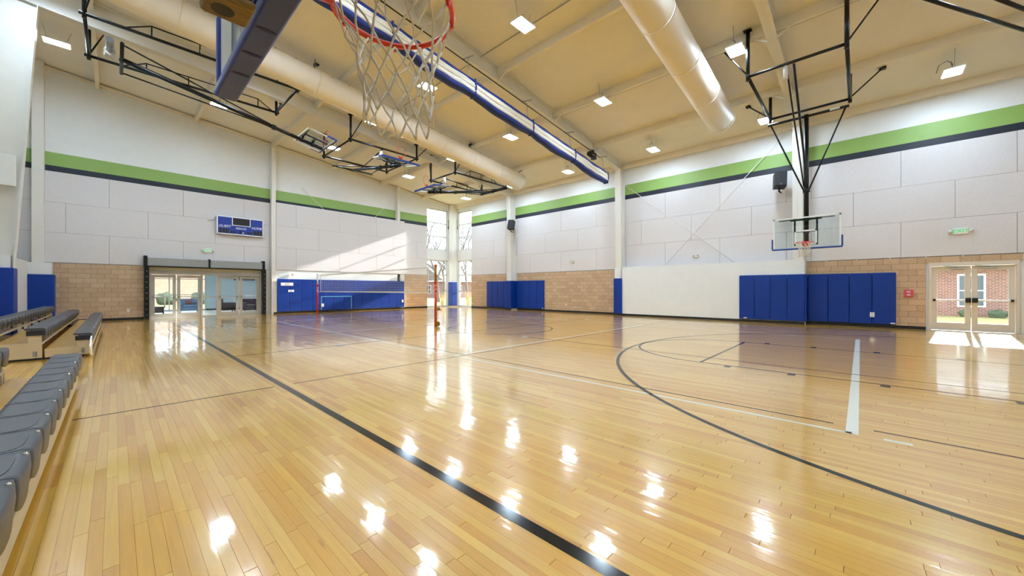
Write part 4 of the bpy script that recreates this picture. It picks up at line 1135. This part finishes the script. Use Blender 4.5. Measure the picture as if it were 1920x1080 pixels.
for k in range(4):
    x_ = -1 + k * 4; 
    t = obj('fence_post', MB().tube([(x_, 44.5, -.12), (x_, 44.5, 1.0)], .05, 8), 'bark'); tag(t, 'thin fence post on the lobby lawn, %s from the left' % ORD[k], 'post', 'lawn fence posts')

def house(x0, x1, y0, y1, hz, ridge_axis, lab, wins, roof_h, ov=.5):
    t = thing('brick_house', ((x0 + x1) / 2, (y0 + y1) / 2, -.12), lab, 'house')
    obj('walls', box(x0, x1, y0, y1, -.12, hz), 'house_brick', t)
    if ridge_axis == 'y':
        xm = (x0 + x1) / 2; b = MB().prism([(x0 - ov, y0 - ov, hz), (x1 + ov, y0 - ov, hz), (xm, y0 - ov, hz + roof_h)], (0, y1 - y0 + 2 * ov, 0))
    else:
        ym = (y0 + y1) / 2; b = MB().prism([(x0 - ov, y0 - ov, hz), (x0 - ov, y1 + ov, hz), (x0 - ov, ym, hz + roof_h)], (x1 - x0 + 2 * ov, 0, 0))
    obj('roof', b, 'roof_shingle', t)
    b = box(x0 - ov - .03, x1 + ov + .03, y0 - ov - .03, y1 + ov + .03, hz - .18, hz + .02); obj('fascia', b, 'trim_paint', t)
    for face, a, c, z0, z1 in wins:
        if face == 'x': f = box(x0 - .05, x0 + .02, a, c, z0, z1); p = (x0 - .06, x0 - .05)
        else: f = box(a, c, y0 - .05, y0 + .02, z0, z1); p = (y0 - .06, y0 - .05)
        wf = obj('window', f, 'trim_paint', t); zm = (z0 + z1) / 2
        for e, g_ in ((z0 + .08, zm - .03), (zm + .03, z1 - .08)):
            obj('pane', box(p[0], p[1], a + .08, c - .08, e, g_) if face == 'x' else box(a + .08, c - .08, p[0], p[1], e, g_), 'dark_glass', wf)
    return t
house(32, 42, -26, 9, 2.7, 'y', 'long brick building with white windows outside the exterior doors',
      [('x', -7.6, -6.4, .4, 2.2), ('x', -4.9, -3.9, .4, 2.2), ('x', -13, -12, .4, 2.2), ('x', 3, 4, .4, 2.2)], 2.2)
house(40, 52, 54, 66, 3.0, 'x', 'brick house with shingled gable roof seen through the corner windows',
      [('x', 58, 60, .6, 2.2), ('x', 62, 63.5, .6, 2.2), ('y', 42, 44, .6, 2.2), ('y', 47, 49, .6, 2.2)], 3.2)
house(66, 78, 46, 58, 3.0, 'y', 'pale brick house farther off through the right corner window', [('x', 48, 50, .6, 2.2), ('x', 53, 55, .6, 2.2)], 3.0)
for k, yy in enumerate((-9.5, -5.2, -1.6, -4.2)):
    o = obj('foundation_shrub', MB().sphere((31.3, yy, .08),   .3, 16, 10, (.8, 1.1, .8), .45, 20 + k), 'hedge_green'); tag(o, 'low green shrub against the brick building, %s' % ['far right', 'right of the door gap', 'left of the door gap', 'middle'][k], 'shrub', 'shrubs by the brick building')

def tree(x_, y, hgt, seed, lab, r0=.20):
    rnd = random.Random(seed); t = thing('bare_tree', (x_, y, -.12), lab, 'tree', 'bare winter trees')
    tr = MB(); br = MB()
    def grow(p, d, ln, r, lv, b):
        pts = [p]; q = p.copy(); dd = d.copy(); n = 4
        for k in range(n):
            dd = (dd + Vector((rnd.uniform(-1, 1), rnd.uniform(-1, 1), rnd.uniform(-.3, .6))) * .14).normalized(); q = q + dd * ln / n; pts.append(q.copy())
        b.tube(pts, [r * (1 - .5 * k / n) for k in range(n + 1)], 6 if lv < 2 else 4, caps=False)
        if lv >= 5: return
        for _ in range(3 if lv < 4 else 2):
            k = rnd.choice((2, 3, 4, 4)); a = Vector((rnd.uniform(-1, 1), rnd.uniform(-1, 1), rnd.uniform(.1, .9))).normalized()
            grow(pts[k], (dd * .55 + a * .75).normalized(), ln * rnd.uniform(.55, .78), r * .58, lv + 1, br)
    grow(Vector((x_, y, -.12)), Vector((0, 0, 1)), hgt * .32, r0, 0, tr)
    obj('trunk', tr, 'bark', t); obj('branches', br, 'bark', t)
tree(24.6, 30.6, 15, 1, 'bare tree in the middle of the right corner windows')
tree(36.5, 43.5, 15, 2, 'bare tree behind, between the corner windows')
tree(26.3, 36.6, 16, 3, 'bare tree in the left corner window')
tree(33, 36, 15, 4, 'tall bare tree at the right of the right corner window', .3)
tree(37, 50, 15, 5, 'bare tree near the gabled brick house')
rnd = random.Random(3)
for k, (x_, y) in enumerate(((22.2, 26.3), (20.3, 27.6), (23.4, 25.2))):
    b = MB()
    for q in range(70):
        a = rnd.uniform(0, 6.28); r = rnd.uniform(0, .22); hh = rnd.uniform(.7, 1.25); e = rnd.uniform(.1, .35)
        b.tube([(x_ + r * math.cos(a), y + r * math.sin(a), -.12), (x_ + (r + e * .3) * math.cos(a), y + (r + e * .3) * math.sin(a), hh * .6), (x_ + (r + e) * math.cos(a), y + (r + e) * math.sin(a), hh)], [.008, .007, .003], 3, caps=False)
    o = obj('grass_tuft', b, 'reed_tan'); tag(o, 'tan ornamental grass tuft outside the corner, %s' % ['in the right window', 'beside the corner column', 'farthest right'][k], 'grass tuft', 'ornamental grass tufts')
